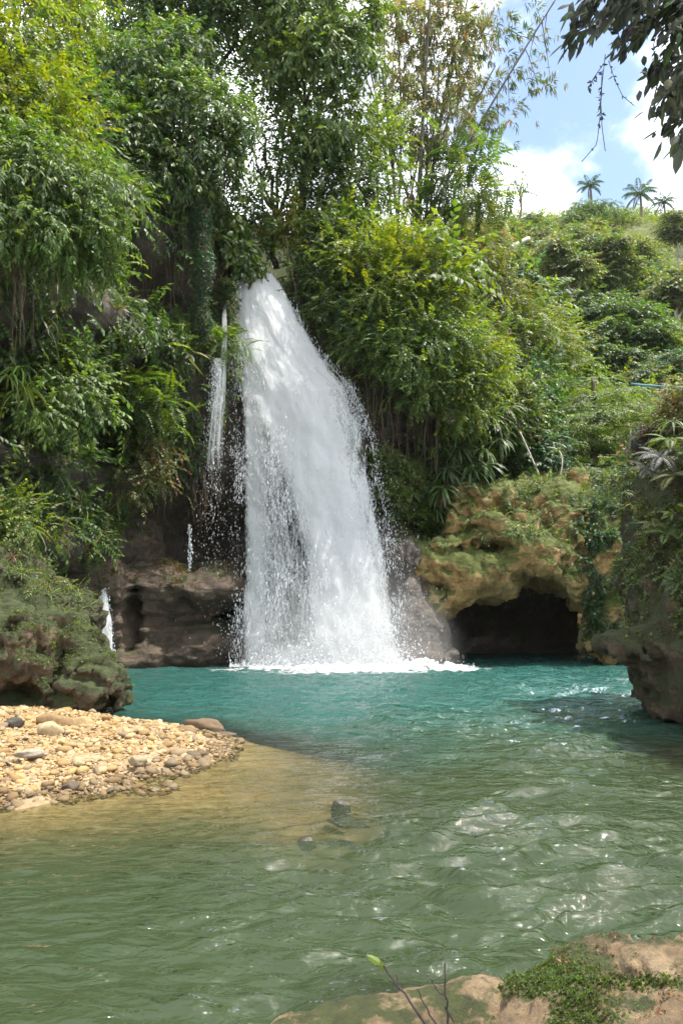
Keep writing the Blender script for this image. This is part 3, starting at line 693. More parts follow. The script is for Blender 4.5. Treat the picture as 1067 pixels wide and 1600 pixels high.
# ---- ochre rock with a cave
def cave_base(X, Y, Z):
    S = None
    for (px, py, Yc, rx, ry, rz) in [(800, 880, 26.8, 3.2, 2.8, 1.9), (830, 820, 27.3, 2.5, 2.6, 1.5), (720, 900, 26.2, 1.5, 2.0, 1.3), (765, 782, 26.6, 1.5, 1.6, .55), (755, 815, 25.6, 1.0, 1.2, .5),
                                     (740, 885, 25.3, 1.1, 1.2, .9), (800, 850, 25.3, 1.2, 1.1, .7), (930, 880, 27.0, 1.5, 2.6, 3.0), (670, 940, 26.0, .95, 1.4, 2.0), (900, 770, 28, 1.9, 2.0, .75), (700, 1000, 25.6, .8, .9, 1.0), (640, 890, 26.0, .7, 1.0, 1.0),
                                     (865, 860, 25.5, 1.0, 1.0, .7), (925, 1000, 26.4, .9, 1.4, 1.2), (830, 930, 33.4, 4.6, 1.8, 3.6), (830, 825, 30.0, 3.2, 3.4, 1.7), (690, 940, 30.6, 1.5, 3.2, 2.6), (960, 900, 30.5, 1.6, 3.2, 3.0)]:
        e = ell(X, Y, Z, P_(px, py, Yc), (rx, ry, rz)); S = e if S is None else sm_min(S, e, 0.3)
    # cave mouth: a low vault sloping up to the right
    for (px, py, Yc, rx, ry, rz) in [(790, 1015, 24.2, 2.0, 14, 1.55), (866, 1000, 24.2, 1.25, 15, 1.95), (755, 1025, 24.0, 1.3, 6.5, 1.25), (835, 965, 23.2, 1.4, 2.2, 1.2), (810, 1035, 25.0, 2.15, 14, 1.45), (740, 1020, 28.0, 2.6, 3.0, 1.5), (830, 1010, 30, 3.2, 5.0, 2.1)]:
        S = sm_max(S, -ell(X, Y, Z, P_(px, py, Yc), (rx, ry, rz)), 0.22)
    S = sm_max(S, -ell(X, Y, Z, P_(760, 852, 24.1), (1.05, 1.0, .16)), 0.12)     # slit under the mossy shelf
    S = sm_max(S, -ell(X, Y, Z, P_(785, 795, 24.9), (1.2, .55, .30)), 0.15)      # hollow between the two mossy shelves
    S = sm_max(S, -ell(X, Y, Z, P_(655, 925, 24.2), (.30, .7, .14)), 0.1)
    return S
V, Q = sculpt((1.5, 22.4, -0.6), (10.2, 35.0, 6.4), 0.095, cave_base,
              lambda P: 0.26 * fbm(P * 0.9, 3, 121) + 0.10 * fbm(P * 1.9, 3, 125, ridge=True) - .06,
              lambda P: 0.06 * fbm(P * 4.2, 3, 131, ridge=True) - .04 + 0.025 * fbm(P * 12, 2, 135), 0.8)
cv = thing('cave_rock', P_(800, 1030, 25), 'ochre rock outcrop with a dark low cave at the water and moss on top', 'rock')
obj('rock', mesh_np('cave_rock', V, Q, smooth=True), CAVEM, cv); CAV, CAN = V, vnormals(V, Q)

# grey buttress between fall and cave
def butt_base(X, Y, Z):
    S = None
    for (px, py, Yc, rx, ry, rz) in [(625, 870, 25.2, .75, .9, .7), (640, 960, 25.1, .6, .9, 1.5), (665, 1005, 24.8, .75, .8, 1.2), (650, 1030, 24.7, 1.25, .8, .45), (690, 1030, 24.5, .6, .5, .35)]:
        e = ell(X, Y, Z, P_(px, py, Yc), (rx, ry, rz)); S = e if S is None else sm_min(S, e, 0.3)
    return S
V, Q = sculpt((1.0, 23, -0.4), (4.4, 27, 4.6), 0.06, butt_base, lambda P: 0.12 * fbm(P * 1.5, 3, 141) + .05 * fbm(P * np.array([3, 3, .8]), 3, 145, ridge=True) - .03,
              lambda P: 0.05 * fbm(P * np.array([5, 5, 2.2]), 4, 151, .6) + .02 * fbm(P * 16, 2, 155), 0.6)
bt = thing('rock_buttress', P_(650, 1035, 24.6), 'smooth grey wet rock buttress between the waterfall and the cave', 'rock')
obj('rock', mesh_np('rock_buttress', V, Q, smooth=True), ROOTROCKM, bt)

# ---- left boulder
def boul_base(X, Y, Z):
    S = None
    for (px, py, Yc, rx, ry, rz) in [(10, 1000, 15.0, 1.7, 1.9, 1.25), (-60, 930, 15.4, 1.6, 2.0, 1.5), (85, 1045, 14.6, 1.05, 1.2, .85), (140, 1075, 14.5, .5, .8, .52), (40, 1080, 14.4, 1.5, .9, .5), (70, 960, 15.6, .8, 1.2, .6), (-150, 1000, 15, 2, 2, 2)]:
        e = ell(X, Y, Z, P_(px, py, Yc), (rx, ry, rz)); S = e if S is None else sm_min(S, e, 0.35)
    for (px, py, Yc, rx, ry, rz) in [(80, 1060, 13.4, .10, .5, .5), (150, 1085, 13.7, .07, .4, .35), (20, 1085, 13.5, .35, .4, .14)]:
        S = sm_max(S, -ell(X, Y, Z, P_(px, py, Yc), (rx, ry, rz)), 0.15)
    return S
V, Q = sculpt((-8.5, 12.4, -0.3), (-3.2, 18.2, 4.2), 0.055, boul_base,
              lambda P: 0.20 * fbm(P * 1.1, 3, 161) + 0.11 * fbm(P * 2.6, 3, 165, ridge=True) - .06,
              lambda P: 0.04 * fbm(P * 6, 3, 171) + .02 * fbm(P * 18, 2, 175), 0.7)
bo = thing('mossy_boulder', P_(60, 1110, 14), 'large mossy boulder standing behind the gravel bar', 'boulder')
obj('rock', mesh_np('mossy_boulder', V, Q, smooth=True), BOULDM, bo); BOV, BON = V, vnormals(V, Q)

# ---- right cliff
def rcl_base(X, Y, Z):
    S = None
    for (px, py, Yc, rx, ry, rz) in [(1095, 920, 14.2, 1.25, 2.2, 1.5), (1135, 800, 14.3, 1.5, 2.6, 1.8), (1150, 740, 14.5, 1.1, 2.2, 1.3), (990, 1012, 13.6, .36, .7, .22), (1060, 1035, 13.9, .7, 1.2, .5), (1105, 1090, 13.8, .95, 1.3, .42), (1040, 880, 15, .6, 1.2, 1.2),
                                     (1030, 785, 15.2, .5, 1.0, .35), (1185, 1000, 12.5, 1.5, 3, 2.0), (1230, 860, 12, 1.3, 3, 2.4), (1400, 820, 12, 2.8, 5, 3.6)]:
        e = ell(X, Y, Z, P_(px, py, Yc), (rx, ry, rz)); S = e if S is None else sm_min(S, e, 0.3)
    return S
V, Q = sculpt((3.6, 8.2, -0.4), (9.6, 18.5, 7.2), 0.09, rcl_base,
              lambda P: 0.22 * fbm(P * 1.0, 3, 181) + 0.10 * fbm(P * 2.8, 3, 185, ridge=True) - .05,
              lambda P: 0.05 * fbm(P * 5, 3, 191) + .025 * fbm(P * 14, 2, 195), 0.7)
rc = thing('mossy_cliff', P_(1060, 1120, 13.5), 'dark overgrown rock wall rising from the water on the right', 'rock')
obj('rock', mesh_np('mossy_cliff', V, Q, smooth=True), RCLIFFM, rc); RCV, RCN = V, vnormals(V, Q)

# ---- foreground rock
def fg_base(X, Y, Z):
    S = None
    for (px, py, Yc, rx, ry, rz) in [(960, 1556, 3.35, .29, .32, .16), (1085, 1556, 3.3, .32, .34, .19), (860, 1625, 3.35, .22, .26, .10), (1000, 1660, 3.1, .5, .4, .22), (790, 1660, 3.45, .2, .2, .06), (1150, 1720, 3.0, .7, .7, .3), (950, 1800, 3.0, .5, .4, .2)]:
        e = ell(X, Y, Z, P_(px, py, Yc), (rx, ry, rz)); S = e if S is None else sm_min(S, e, 0.12)
    return S
V, Q = sculpt((-.3, 2.3, -.5), (2.6, 4.4, 1.1), 0.022, fg_base,
              lambda P: 0.05 * fbm(P * 3.4, 3, 201) + 0.02 * fbm(P * 9, 2, 205, ridge=True),
              lambda P: 0.010 * fbm(P * 24, 3, 211), 0.25)
fg = thing('foreground_rock', P_(950, 1600, 3.4), 'tan rock with a patch of green moss in the bottom corner nearest the viewer', 'rock')
obj('rock', mesh_np('foreground_rock', V, Q, smooth=True), FGROCKM, fg); FGV, FGN = V, vnormals(V, Q)
def sh_base(X, Y, Z):
    S = None
    for (px, py, Yc, rx, ry, rz) in [(640, 1610, 3.75, .42, .22, .10), (760, 1590, 3.8, .28, .22, .14), (540, 1620, 3.7, .3, .2, .06)]:
        e = ell(X, Y, Z, P_(px, py, Yc), (rx, ry, rz)); S = e if S is None else sm_min(S, e, 0.08)
    return S
V, Q = sculpt((-.6, 3.2, -.4), (1.2, 4.2, .5), 0.02, sh_base, lambda P: 0.03 * fbm(P * 4, 3, 221), lambda P: 0.008 * fbm(P * 25, 3, 225), .2)
shf = thing('rock_shelf', P_(640, 1600, 3.75), 'low wet tan rock shelf in the water behind the bare twig', 'rock')
obj('rock', mesh_np('rock_shelf', V, Q, smooth=True), FGROCKM, shf)

# ================================================================== WATERFALL
FL = [(425, 377, 26.6), (470, 360, 26.3), (560, 364, 25.8), (650, 371, 25.5), (760, 374, 25.2), (880, 374, 24.9), (1042, 366, 24.5)]
FR = [(425, 422, 26.6), (450, 442, 26.4), (500, 468, 26.1), (560, 505, 25.7), (610, 552, 25.3), (680, 578, 25.1), (760, 590, 24.9), (860, 612, 24.6), (1042, 640, 24.2)]
def edge(tab, py): t_ = np.array(tab, float); return np.interp(py, t_[:, 0], t_[:, 1]), np.interp(py, t_[:, 0], t_[:, 2])
def fall_pt(u, v, off=0.0):
    py = 428 + (1042 - 428) * v
    xl, yl = edge(FL, py); xr, yr = edge(FR, py)
    bulge = 0.35 * np.sin(np.pi * np.clip(u, 0, 1))
    return at(xl + (xr - xl) * u, py, yl + (yr - yl) * u - bulge - off)
def fall_density(u, v):
    py = 428 + 614 * v; xl, _ = edge(FL, py); xr, _ = edge(FR, py); px = xl + (xr - xl) * u
    core = np.interp(py, [428, 560, 650, 760, 860, 1040], [400, 440, 470, 505, 530, 545]); cw = np.interp(py, [428, 520, 600, 700, 850, 1040], [40, 60, 70, 52, 42, 55])
    d_ = 1.3 * np.exp(-((px - core) / (cw * 1.1)) ** 2)
    d_ = np.maximum(d_, 0.60 * sstep(720, 560, py) * np.exp(-((u - 0.45) / 0.55) ** 4))
    d_ = np.maximum(d_, 0.60 * np.exp(-((px - 400) / 26) ** 2))
    d_ = np.maximum(d_, 0.36 + 0 * u)
    hole = np.exp(-(((px - 470) / 34) ** 2 + ((py - 900) / 120) ** 2)); d_ = d_ * (1 - 0.35 * hole)
    hole = np.exp(-(((px - 440) / 25) ** 2 + ((py - 760) / 70) ** 2)); d_ = d_ * (1 - 0.25 * hole)
    right = sstep(core + 55, core + 95, px) * sstep(560, 680, py); d_ = d_ * (1 - 0.40 * right)
    d_ = np.maximum(d_, 0.9 * sstep(985, 1035, py) * np.exp(-((u - 0.55) / 0.5) ** 4))
    return d_
FALLM, t, o = new_mat('white_water')
a1 = N(t, 'ShaderNodeAttribute', attribute_name='flow'); a2 = N(t, 'ShaderNodeAttribute', attribute_name='dens')
mA = N(t, 'ShaderNodeMapping'); mA.inputs['Scale'].default_value = (4.6, 0.75, 1); t.links.new(a1.outputs['Vector'], mA.inputs[0])
nA = N(t, 'ShaderNodeTexNoise', Scale=1.3, Detail=5.0, Roughness=0.6, Distortion=0.6); t.links.new(mA.outputs[0], nA.inputs['Vector'])
mB = N(t, 'ShaderNodeMapping'); mB.inputs['Scale'].default_value = (3.4, 0.8, 1); t.links.new(a1.outputs['Vector'], mB.inputs[0])
nB = N(t, 'ShaderNodeTexNoise', Scale=9.5, Detail=5.0, Roughness=0.72, Distortion=0.4); t.links.new(mB.outputs[0], nB.inputs['Vector'])
s1 = N(t, 'ShaderNodeMath', operation='MULTIPLY'); s1.inputs[1].default_value = 0.45; t.links.new(nA.outputs['Fac'], s1.inputs[0])
s2 = N(t, 'ShaderNodeMath', operation='MULTIPLY_ADD'); s2.inputs[1].default_value = 0.55; t.links.new(nB.outputs['Fac'], s2.inputs[0]); t.links.new(s1.outputs[0], s2.inputs[2])
s3 = N(t, 'ShaderNodeMath', operation='MULTIPLY_ADD'); s3.inputs[1].default_value = 0.46; t.links.new(a2.outputs['Fac'], s3.inputs[0]); t.links.new(s2.outputs[0], s3.inputs[2])
ra = ramp(t, [(0.61, (0, 0, 0)), (0.79, (1, 1, 1))], 'EASE'); t.links.new(s3.outputs[0], ra.inputs[0])
df = N(t, 'ShaderNodeBsdfDiffuse'); df.inputs[0].default_value = (0.94, 0.945, 0.95, 1)
tl = N(t, 'ShaderNodeBsdfTranslucent'); tl.inputs[0].default_value = (0.94, 0.945, 0.95, 1)
mm = N(t, 'ShaderNodeMixShader'); mm.inputs[0].default_value = 0.58; t.links.new(df.outputs[0], mm.inputs[1]); t.links.new(tl.outputs[0], mm.inputs[2])
bp = N(t, 'ShaderNodeBump', Strength=0.6, Distance=0.12); t.links.new(s2.outputs[0], bp.inputs['Height']); t.links.new(bp.outputs[0], df.inputs['Normal'])
tp = N(t, 'ShaderNodeBsdfTransparent'); ma = N(t, 'ShaderNodeMixShader')
t.links.new(ra.outputs[0], ma.inputs[0]); t.links.new(tp.outputs[0], ma.inputs[1]); t.links.new(mm.outputs[0], ma.inputs[2]); t.links.new(ma.outputs[0], o.inputs[0])
DROPM, t, o = new_mat('water_drop')
df = N(t, 'ShaderNodeBsdfDiffuse'); df.inputs[0].default_value = (0.84, 0.86, 0.88, 1); tl = N(t, 'ShaderNodeBsdfTranslucent'); tl.inputs[0].default_value = (0.84, 0.86, 0.88, 1)
mm = N(t, 'ShaderNodeMixShader'); mm.inputs[0].default_value = 0.5; t.links.new(df.outputs[0], mm.inputs[1]); t.links.new(tl.outputs[0], mm.inputs[2]); t.links.new(mm.outputs[0], o.inputs[0])

def sheet(nu, nv, ptf, denf, seed, amp, off):
    u, v = np.meshgrid(np.linspace(0, 1, nu), np.linspace(0, 1, nv)); u, v = u.ravel(), v.ravel()
    P = ptf(u, v, off); fl = np.stack([P[:, 0] + seed * 3.1, P[:, 2] * 1.0 + seed * 1.7, np.full(len(u), seed * 2.3)], -1)
    # streamlines follow the edges: use u*width rather than x
    wdt = np.interp(v, [0, 1], [1.0, 5.3]); fl[:, 0] = (u - 0.5) * (0.5 * wdt + 2.2) + seed * 3.1
    n_ = fbm(fl * np.array([1.8, 0.8, 1]), 3, 300 + seed)
    P[:, 1] -= amp * n_; P[:, 0] += amp * 0.3 * fbm(fl * np.array([1.2, .5, 1]) + 9, 2, 310 + seed)
    e = sstep(0.0, 0.09, u) * sstep(1.0, 0.90, u) * sstep(0, .015, v); D = denf(u, v) + .05 + .22 * fbm(np.stack([u * 7, v * 2.2, u * 0 + seed], -1), 3, 320 + seed) - (1 - e) * 0.5
    i = np.arange(nv - 1)[:, None] * nu + np.arange(nu - 1)[None]
    F_ = np.stack([i, i + nu, i + nu + 1, i + 1], -1).reshape(-1, 4)
    return mesh_np('water_sheet', P, F_, smooth=True, attrs=dict(flow=fl, dens=D))
def drops(P, vel, size, elong):
    """elongated 8-face droplets"""
    n = len(P); d_ = unit(vel); a = unit(np.cross(d_, rdir(n))); b = np.cross(d_, a); s_ = np.broadcast_to(size, (n,))[:, None]; L_ = s_ * np.broadcast_to(elong, (n,))[:, None]
    V = np.stack([P + d_ * L_, P - d_ * L_ * 0.8, P + a * s_, P + (-.5 * a + .87 * b) * s_, P + (-.5 * a - .87 * b) * s_], 1)
    f = np.array([(0, 2, 3), (0, 3, 4), (0, 4, 2), (1, 3, 2), (1, 4, 3), (1, 2, 4)])
    return V.reshape(-1, 3), (f[None] + (np.arange(n) * 5)[:, None, None]).reshape(-1, 3)

wf = thing('waterfall', fall_pt(np.array(.5), np.array(1.0)), 'tall white waterfall widening as it drops down the dark cliff into the pool', 'waterfall')
for k in range(3):
    obj('water_sheet', sheet(60, 180, fall_pt, fall_density, k, 0.11, 0.22 * k - 0.1), FALLM, wf)
n = 42000
u = rng.random(n * 3); v = rng.random(n * 3) ** 0.8
dd = fall_density(u, v); e = 0.35 + 0.65 * sstep(0, .1, u) * sstep(1, .9, u)
clump = fbm(np.stack([u * (2 + 6 * v), v * 7, u * 0 + 5], -1), 3, 401)
k = rng.random(n * 3) < (0.25 + 0.5 * (1 - dd)) * np.clip(0.5 + 1.5 * clump, 0.05, 1.3)
u, v = u[k][:n], v[k][:n]
P = fall_pt(u + rng.normal(size=len(u)) * 0.02, v, 0.0) + rng.normal(size=(len(u), 3)) * np.array([.06, .28, .08]) - np.array([0, .25, 0])
vel = np.stack([0.16 * (u - .3) * v, -0.12 * np.ones_like(u), -np.ones_like(u)], -1) + rng.normal(size=(len(u), 3)) * 0.10
V, F = drops(P, vel, rng.lognormal(math.log(0.0072), 0.40, len(P)), rng.uniform(2.0, 8.0, len(P)))
# splash at the foot and stray drops beside the sheet
n = 14000
px = rng.normal(520, 85, n); hgt = rng.exponential(20, n); Pb = at(np.clip(px, 360, 740), 1042 - hgt * np.exp(-((px - 545) / 110) ** 2) * 1.4, 24.2 + rng.normal(size=n) * .45)
V2, F2 = drops(Pb, rdir(n) + np.array([0, 0, .5]), rng.lognormal(math.log(.014), .4, n), rng.uniform(1, 2, n))
n = 2200
py = rng.uniform(560, 1030, n); sgn = rng.random(n) < .3
xl, yl = edge(FL, py); xr, yr = edge(FR, py); ex = rng.exponential(1, n)
px = np.where(sgn, xl - ex * (py - 540) * 0.045, xr + ex * np.clip(py - 600, 0, 300) * 0.05)
V3, F3 = drops(at(px, py, np.where(sgn, yl, yr) - .3 + rng.normal(size=n) * .25), np.array([0, 0, -1.0]) + rng.normal(size=(n, 3)) * .2, rng.lognormal(math.log(.006), .35, n), rng.uniform(2, 6, n))
V, F = join_np([(V, F), (V2, F2), (V3, F3)])
obj('droplets', mesh_np('droplets', V, F), DROPM, wf, kind='stuff')

# foam on the pool
FOAMM, t, o = new_mat('foam')
a2 = N(t, 'ShaderNodeAttribute', attribute_name='dens'); tcn = N(t, 'ShaderNodeTexCoord')
mpn = N(t, 'ShaderNodeMapping'); mpn.inputs['Scale'].default_value = (1, 1.6, 1); t.links.new(tcn.outputs['Object'], mpn.inputs[0])
nA = N(t, 'ShaderNodeTexNoise', Scale=3.2, Detail=9.0, Roughness=0.7, Distortion=1.0); t.links.new(mpn.outputs[0], nA.inputs['Vector'])
s3 = N(t, 'ShaderNodeMath', operation='MULTIPLY_ADD'); s3.inputs[1].default_value = 0.58; t.links.new(a2.outputs['Fac'], s3.inputs[0]); t.links.new(nA.outputs['Fac'], s3.inputs[2])
ra = ramp(t, [(0.62, (0, 0, 0)), (0.98, (1, 1, 1))], 'EASE'); t.links.new(s3.outputs[0], ra.inputs[0])
df = N(t, 'ShaderNodeBsdfDiffuse'); df.inputs[0].default_value = (0.85, 0.88, 0.89, 1); tp = N(t, 'ShaderNodeBsdfTransparent'); ma = N(t, 'ShaderNodeMixShader')
bp = N(t, 'ShaderNodeBump', Strength=0.8, Distance=0.15); t.links.new(nA.outputs['Fac'], bp.inputs['Height']); t.links.new(bp.outputs[0], df.inputs['Normal'])
t.links.new(ra.outputs[0], ma.inputs[0]); t.links.new(tp.outputs[0], ma.inputs[1]); t.links.new(df.outputs[0], ma.inputs[2]); t.links.new(ma.outputs[0], o.inputs[0])
gx_, gy_ = np.meshgrid(np.linspace(-4.6, 5.2, 200), np.linspace(19.5, 25.6, 130)); xy = np.stack([gx_.ravel(), gy_.ravel()], -1)
P3 = np.concatenate([xy, np.zeros((len(xy), 1))], 1)
cx_, cy_ = 0.25, 23.7
q = np.sqrt(((xy[:, 0] - cx_) / 3.9) ** 2 + ((xy[:, 1] - cy_) / 1.75) ** 2) + .22 * fbm(P3 * .9, 3, 509)
D = np.clip(1.15 - 0.88 * q, -0.5, 1); D = np.maximum(D, 0.72 * np.exp(-((xy[:, 0] - 3.2) / 1.3) ** 2 - ((xy[:, 1] - 23.2) / .6) ** 2)); D -= .5 * sstep(4.0, 4.6, np.abs(xy[:, 0] - .3))
zf = 0.012 + 0.15 * np.exp(-(q / .62) ** 2) * np.clip(0.7 + .8 * fbm(P3 * 1.5, 3, 501), 0, 2) + 0.10 * fbm(P3 * 4, 3, 505) * np.clip(D, 0, 1) + .26 * np.exp(-((xy[:, 0] - 2.6) / .9) ** 2 - ((xy[:, 1] - 23.6) / .4) ** 2) * np.clip(.6 + fbm(P3 * 3, 3, 507), 0, 2)
i = np.arange(129)[:, None] * 200 + np.arange(199)[None]; F = np.stack([i, i + 1, i + 201, i + 200], -1).reshape(-1, 4)
obj('foam', mesh_np('foam', np.concatenate([xy, zf[:, None]], 1), F, smooth=True, attrs=dict(dens=D)), FOAMM, wf, kind='stuff')

MISTM, t, o = new_mat('mist')
vp = N(t, 'ShaderNodeVolumePrincipled'); vp.inputs['Color'].default_value = (.97, .98, 1, 1); vp.inputs['Anisotropy'].default_value = .2
tcn = N(t, 'ShaderNodeTexCoord'); gr = N(t, 'ShaderNodeTexGradient', gradient_type='SPHERICAL'); t.links.new(tcn.outputs['Object'], gr.inputs[0])
nn = N(t, 'ShaderNodeTexNoise', Scale=2.2, Detail=4.0, Roughness=.6); t.links.new(tcn.outputs['Object'], nn.inputs['Vector'])
m1 = N(t, 'ShaderNodeMath', operation='MULTIPLY'); t.links.new(gr.outputs['Fac'], m1.inputs[0]); t.links.new(nn.outputs['Fac'], m1.inputs[1])
m2 = N(t, 'ShaderNodeMath', operation='MULTIPLY'); m2.inputs[1].default_value = 0.95; t.links.new(m1.outputs[0], m2.inputs[0]); t.links.new(m2.outputs[0], vp.inputs['Density']); t.links.new(vp.outputs[0], o.inputs[1])
mo = obj('mist', mesh_np('mist', np.array([(a_, b_, c_) for a_ in (-1, 1) for b_ in (-1, 1) for c_ in (.02, 1)], float), np.array([(0, 1, 3, 2), (4, 6, 7, 5), (0, 4, 5, 1), (2, 3, 7, 6), (0, 2, 6, 4), (1, 5, 7, 3)])), MISTM, None, kind='stuff')
mo.location = (0.25, 24.1, 0.0); mo.scale = (3.6, 1.9, 3.6)

# trickle to the left of the fall, small cascade behind the boulder, drip
def strand(path_px, wid, n=5, jit=4):
    ps = []
    for _ in range(n):
        p = np.array(path_px, float); p[:, 0] += rng.normal(size=len(p)) * jit
        tt = np.linspace(0, 1, len(p)); ti = np.linspace(0, 1, 26)
        q_ = np.stack([np.interp(ti, tt, p[:, c]) for c in range(3)], -1)
        W_ = at(q_[:, 0], q_[:, 1], q_[:, 2]); W_ += rng.normal(size=W_.shape) * .012
        ps.append(tube_np(W_, wid * np.abs(rng.normal(1, .45, 26)), 5, .3))
    return join_np(ps)
tk = thing('trickle', at(345, 740, 24.8), 'thin side trickle running down the rock left of the main waterfall', 'waterfall')
def trick_pt(u, v, off):
    py = 470 + 290 * v; c = np.interp(py, [470, 540, 600, 650, 760], [351, 351, 346, 340, 334]); h = np.interp(py, [470, 560, 640, 760], [3, 5, 11, 15])
    return at(c + (u - .5) * 2 * h, py, np.interp(py, [470, 600, 760], [24.6, 24.25, 24.15]) - off)
for k in (0, 1): obj('water_sheet', sheet(14, 90, trick_pt, lambda u, v: (.58 - .38 * v + .1 * np.sin(u * 21)) * sstep(0, .12, v) * sstep(1, .8, v), 12 + k, .06, .08 * k), FALLM, tk)
n = 2600; py = 560 + rng.exponential(110, n) % 325; px = 338 + rng.normal(size=n) * np.interp(py, [590, 890], [5, 16]) - (py - 600) * .03
V, F = drops(at(px, py, 24.15 + rng.normal(size=n) * .12), np.array([0, 0, -1.0]) + rng.normal(size=(n, 3)) * .15, rng.lognormal(math.log(.0055), .4, n), rng.uniform(2, 7, n))
V2, F2 = drops(at(297 + rng.normal(size=160) * 1.6, rng.uniform(820, 892, 160), 25.0), np.array([[0, 0, -1.0]]) + rng.normal(size=(160, 3)) * .1, rng.lognormal(math.log(.016), .4, 160), 2.2)
V, F = join_np([(V, F), (V2, F2)]); obj('droplets', mesh_np('droplets', V, F), DROPM, tk, kind='stuff')
cs = thing('cascade', at(162, 1010, 21.6), 'small white cascade squeezed between the mossy boulder and the brown ledge', 'waterfall')
def casc_pt(u, v, off):
    py = 922 + 100 * v; c = np.interp(v, [0, .5, 1], [163, 163, 168]); h = np.interp(v, [0, .12, .5, 1], [1.5, 6, 13, 9])
    return at(c + (u - .5) * 2 * h, py, 22.6 - .5 * v - .12 * np.sin(np.pi * u) - off)
for k in (0, 1): obj('water_sheet', sheet(16, 50, casc_pt, lambda u, v: 0.8 * sstep(0, .12, v) - .1, 7 + k, .07, .1 * k), FALLM, cs)
n = 700; v = rng.random(n); P = casc_pt(rng.random(n), v, .15)
V, F = drops(P + rng.normal(size=P.shape) * .04, np.array([0, 0, -1.0]) + rng.normal(size=(n, 3)) * .2, rng.lognormal(math.log(.011), .4, n), rng.uniform(1, 2.5, n)); obj('droplets', mesh_np('droplets', V, F), DROPM, cs, kind='stuff')

# ================================================================== GRAVEL BAR
def ico():
    bm_v = [(-1, 1.618, 0), (1, 1.618, 0), (-1, -1.618, 0), (1, -1.618, 0), (0, -1, 1.618), (0, 1, 1.618), (0, -1, -1.618), (0, 1, -1.618), (1.618, 0, -1), (1.618, 0, 1), (-1.618, 0, -1), (-1.618, 0, 1)]
    f = [(0, 11, 5), (0, 5, 1), (0, 1, 7), (0, 7, 10), (0, 10, 11), (1, 5, 9), (5, 11, 4), (11, 10, 2), (10, 7, 6), (7, 1, 8), (3, 9, 4), (3, 4, 2), (3, 2, 6), (3, 6, 8), (3, 8, 9), (4, 9, 5), (2, 4, 11), (6, 2, 10), (8, 6, 7), (9, 8, 1)]
    return unit(np.array(bm_v, float)), np.array(f)
IV, IF = ico()
def subdiv(V, F):
    e = {}; V = list(map(tuple, V)); nf = []
    def mid(a, b):
        k_ = (min(a, b), max(a, b))
        if k_ not in e: e[k_] = len(V); V.append(tuple(unit((np.array(V[a]) + np.array(V[b])) / 2)))
        return e[k_]
    for a, b, c in F:
        x, y, z_ = mid(a, b), mid(b, c), mid(c, a); nf += [(a, x, z_), (b, y, x), (c, z_, y), (x, y, z_)]
    return np.array(V), np.array(nf)
I2V, I2F = subdiv(IV, IF)
I3V, I3F = subdiv(I2V, I2F)
STONEM, t, o = new_mat('gravel_stone')
oi = N(t, 'ShaderNodeObjectInfo'); at_ = N(t, 'ShaderNodeAttribute', attribute_name='col'); tcn = N(t, 'ShaderNodeTexCoord')
nn = N(t, 'ShaderNodeTexNoise', Scale=22.0, Detail=6.0, Roughness=0.7); t.links.new(tcn.outputs['Object'], nn.inputs['Vector'])
rr = ramp(t, [(0.3, (0.6, 0.58, 0.54)), (0.65, (1.1, 1.08, 1.04))]); t.links.new(nn.outputs['Fac'], rr.inputs[0])
mxx = N(t, 'ShaderNodeMix', data_type='RGBA', blend_type='MULTIPLY'); mxx.inputs[0].default_value = 1; t.links.new(at_.outputs[0], mxx.inputs[6]); t.links.new(rr.outputs[0], mxx.inputs[7])
b = N(t, 'ShaderNodeBsdfPrincipled', Roughness=0.75); t.links.new(mxx.outputs[2], b.inputs['Base Color'])
bp = N(t, 'ShaderNodeBump', Strength=0.4, Distance=0.02); t.links.new(nn.outputs['Fac'], bp.inputs['Height']); t.links.new(bp.outputs[0], b.inputs['Normal']); t.links.new(b.outputs[0], o.inputs[0])
STC = np.array([.68, .62, .52]) * np.array([(.52, .38, .20), (.56, .43, .26), (.46, .32, .15), (.60, .49, .33), (.40, .27, .12), (.50, .41, .29), (.33, .27, .19), (.55, .38, .18)])
def stone_shape(base, seed, flat=.6):
    n_ = fbm(base * 1.2 + seed * 7.7, 2, 600 + seed); v = base * (1 + .38 * n_[:, None])
    # a few flat facets, like river-worn broken stone
    r2 = np.random.default_rng(900 + seed)
    for _ in range(8):
        p_ = unit(r2.normal(size=3)); dd_ = v @ p_; lim = r2.uniform(.6, .9); v = v - np.clip(dd_ - lim, 0, None)[:, None] * p_ * .85
    return v * np.array([1, r2.uniform(.65, .95), flat * r2.uniform(.75, 1.15)])
gb = thing('gravel_bar', atz(150, 1190), 'gravel', 'gravel')
del gb['label'], gb['category']; gb['kind'] = 'structure'
# candidate positions on the bar (pixel-uniform is unnatural: sample the ground evenly)
xs = rng.uniform(-10, -1.2, 50000); ys = rng.uniform(7.2, 14.4, 50000); zz = bed(np.stack([xs, ys], -1))
ok = (zz > -0.035) & (ys < 14.3); xs, ys, zz = xs[ok], ys[ok], zz[ok]
pxs, pys = proj(np.stack([xs, ys, zz], -1)); vis = (pxs > -420) & (pys > 1105); xs, ys, zz = xs[vis], ys[vis], zz[vis]
sz = rng.lognormal(math.log(.022), .5, len(xs)); sz = np.clip(sz, .011, .10)
dist = ys; app = sz / dist * np.where(np.abs(proj(np.stack([xs, ys, zz], -1))[0] - 533) < 560, 1, .35); order = np.argsort(-app)
big, rest = order[:300], order[300:8200]
vars_ = []
for k in range(24):
    me = mesh_np('stone', stone_shape(I2V, k), I2F, np.tile(STC[k % len(STC)] * rng.uniform(.72, 1.12), (len(I2V), 1)), smooth=True); me.materials.append(STONEM); vars_.append(me)
wetv = []
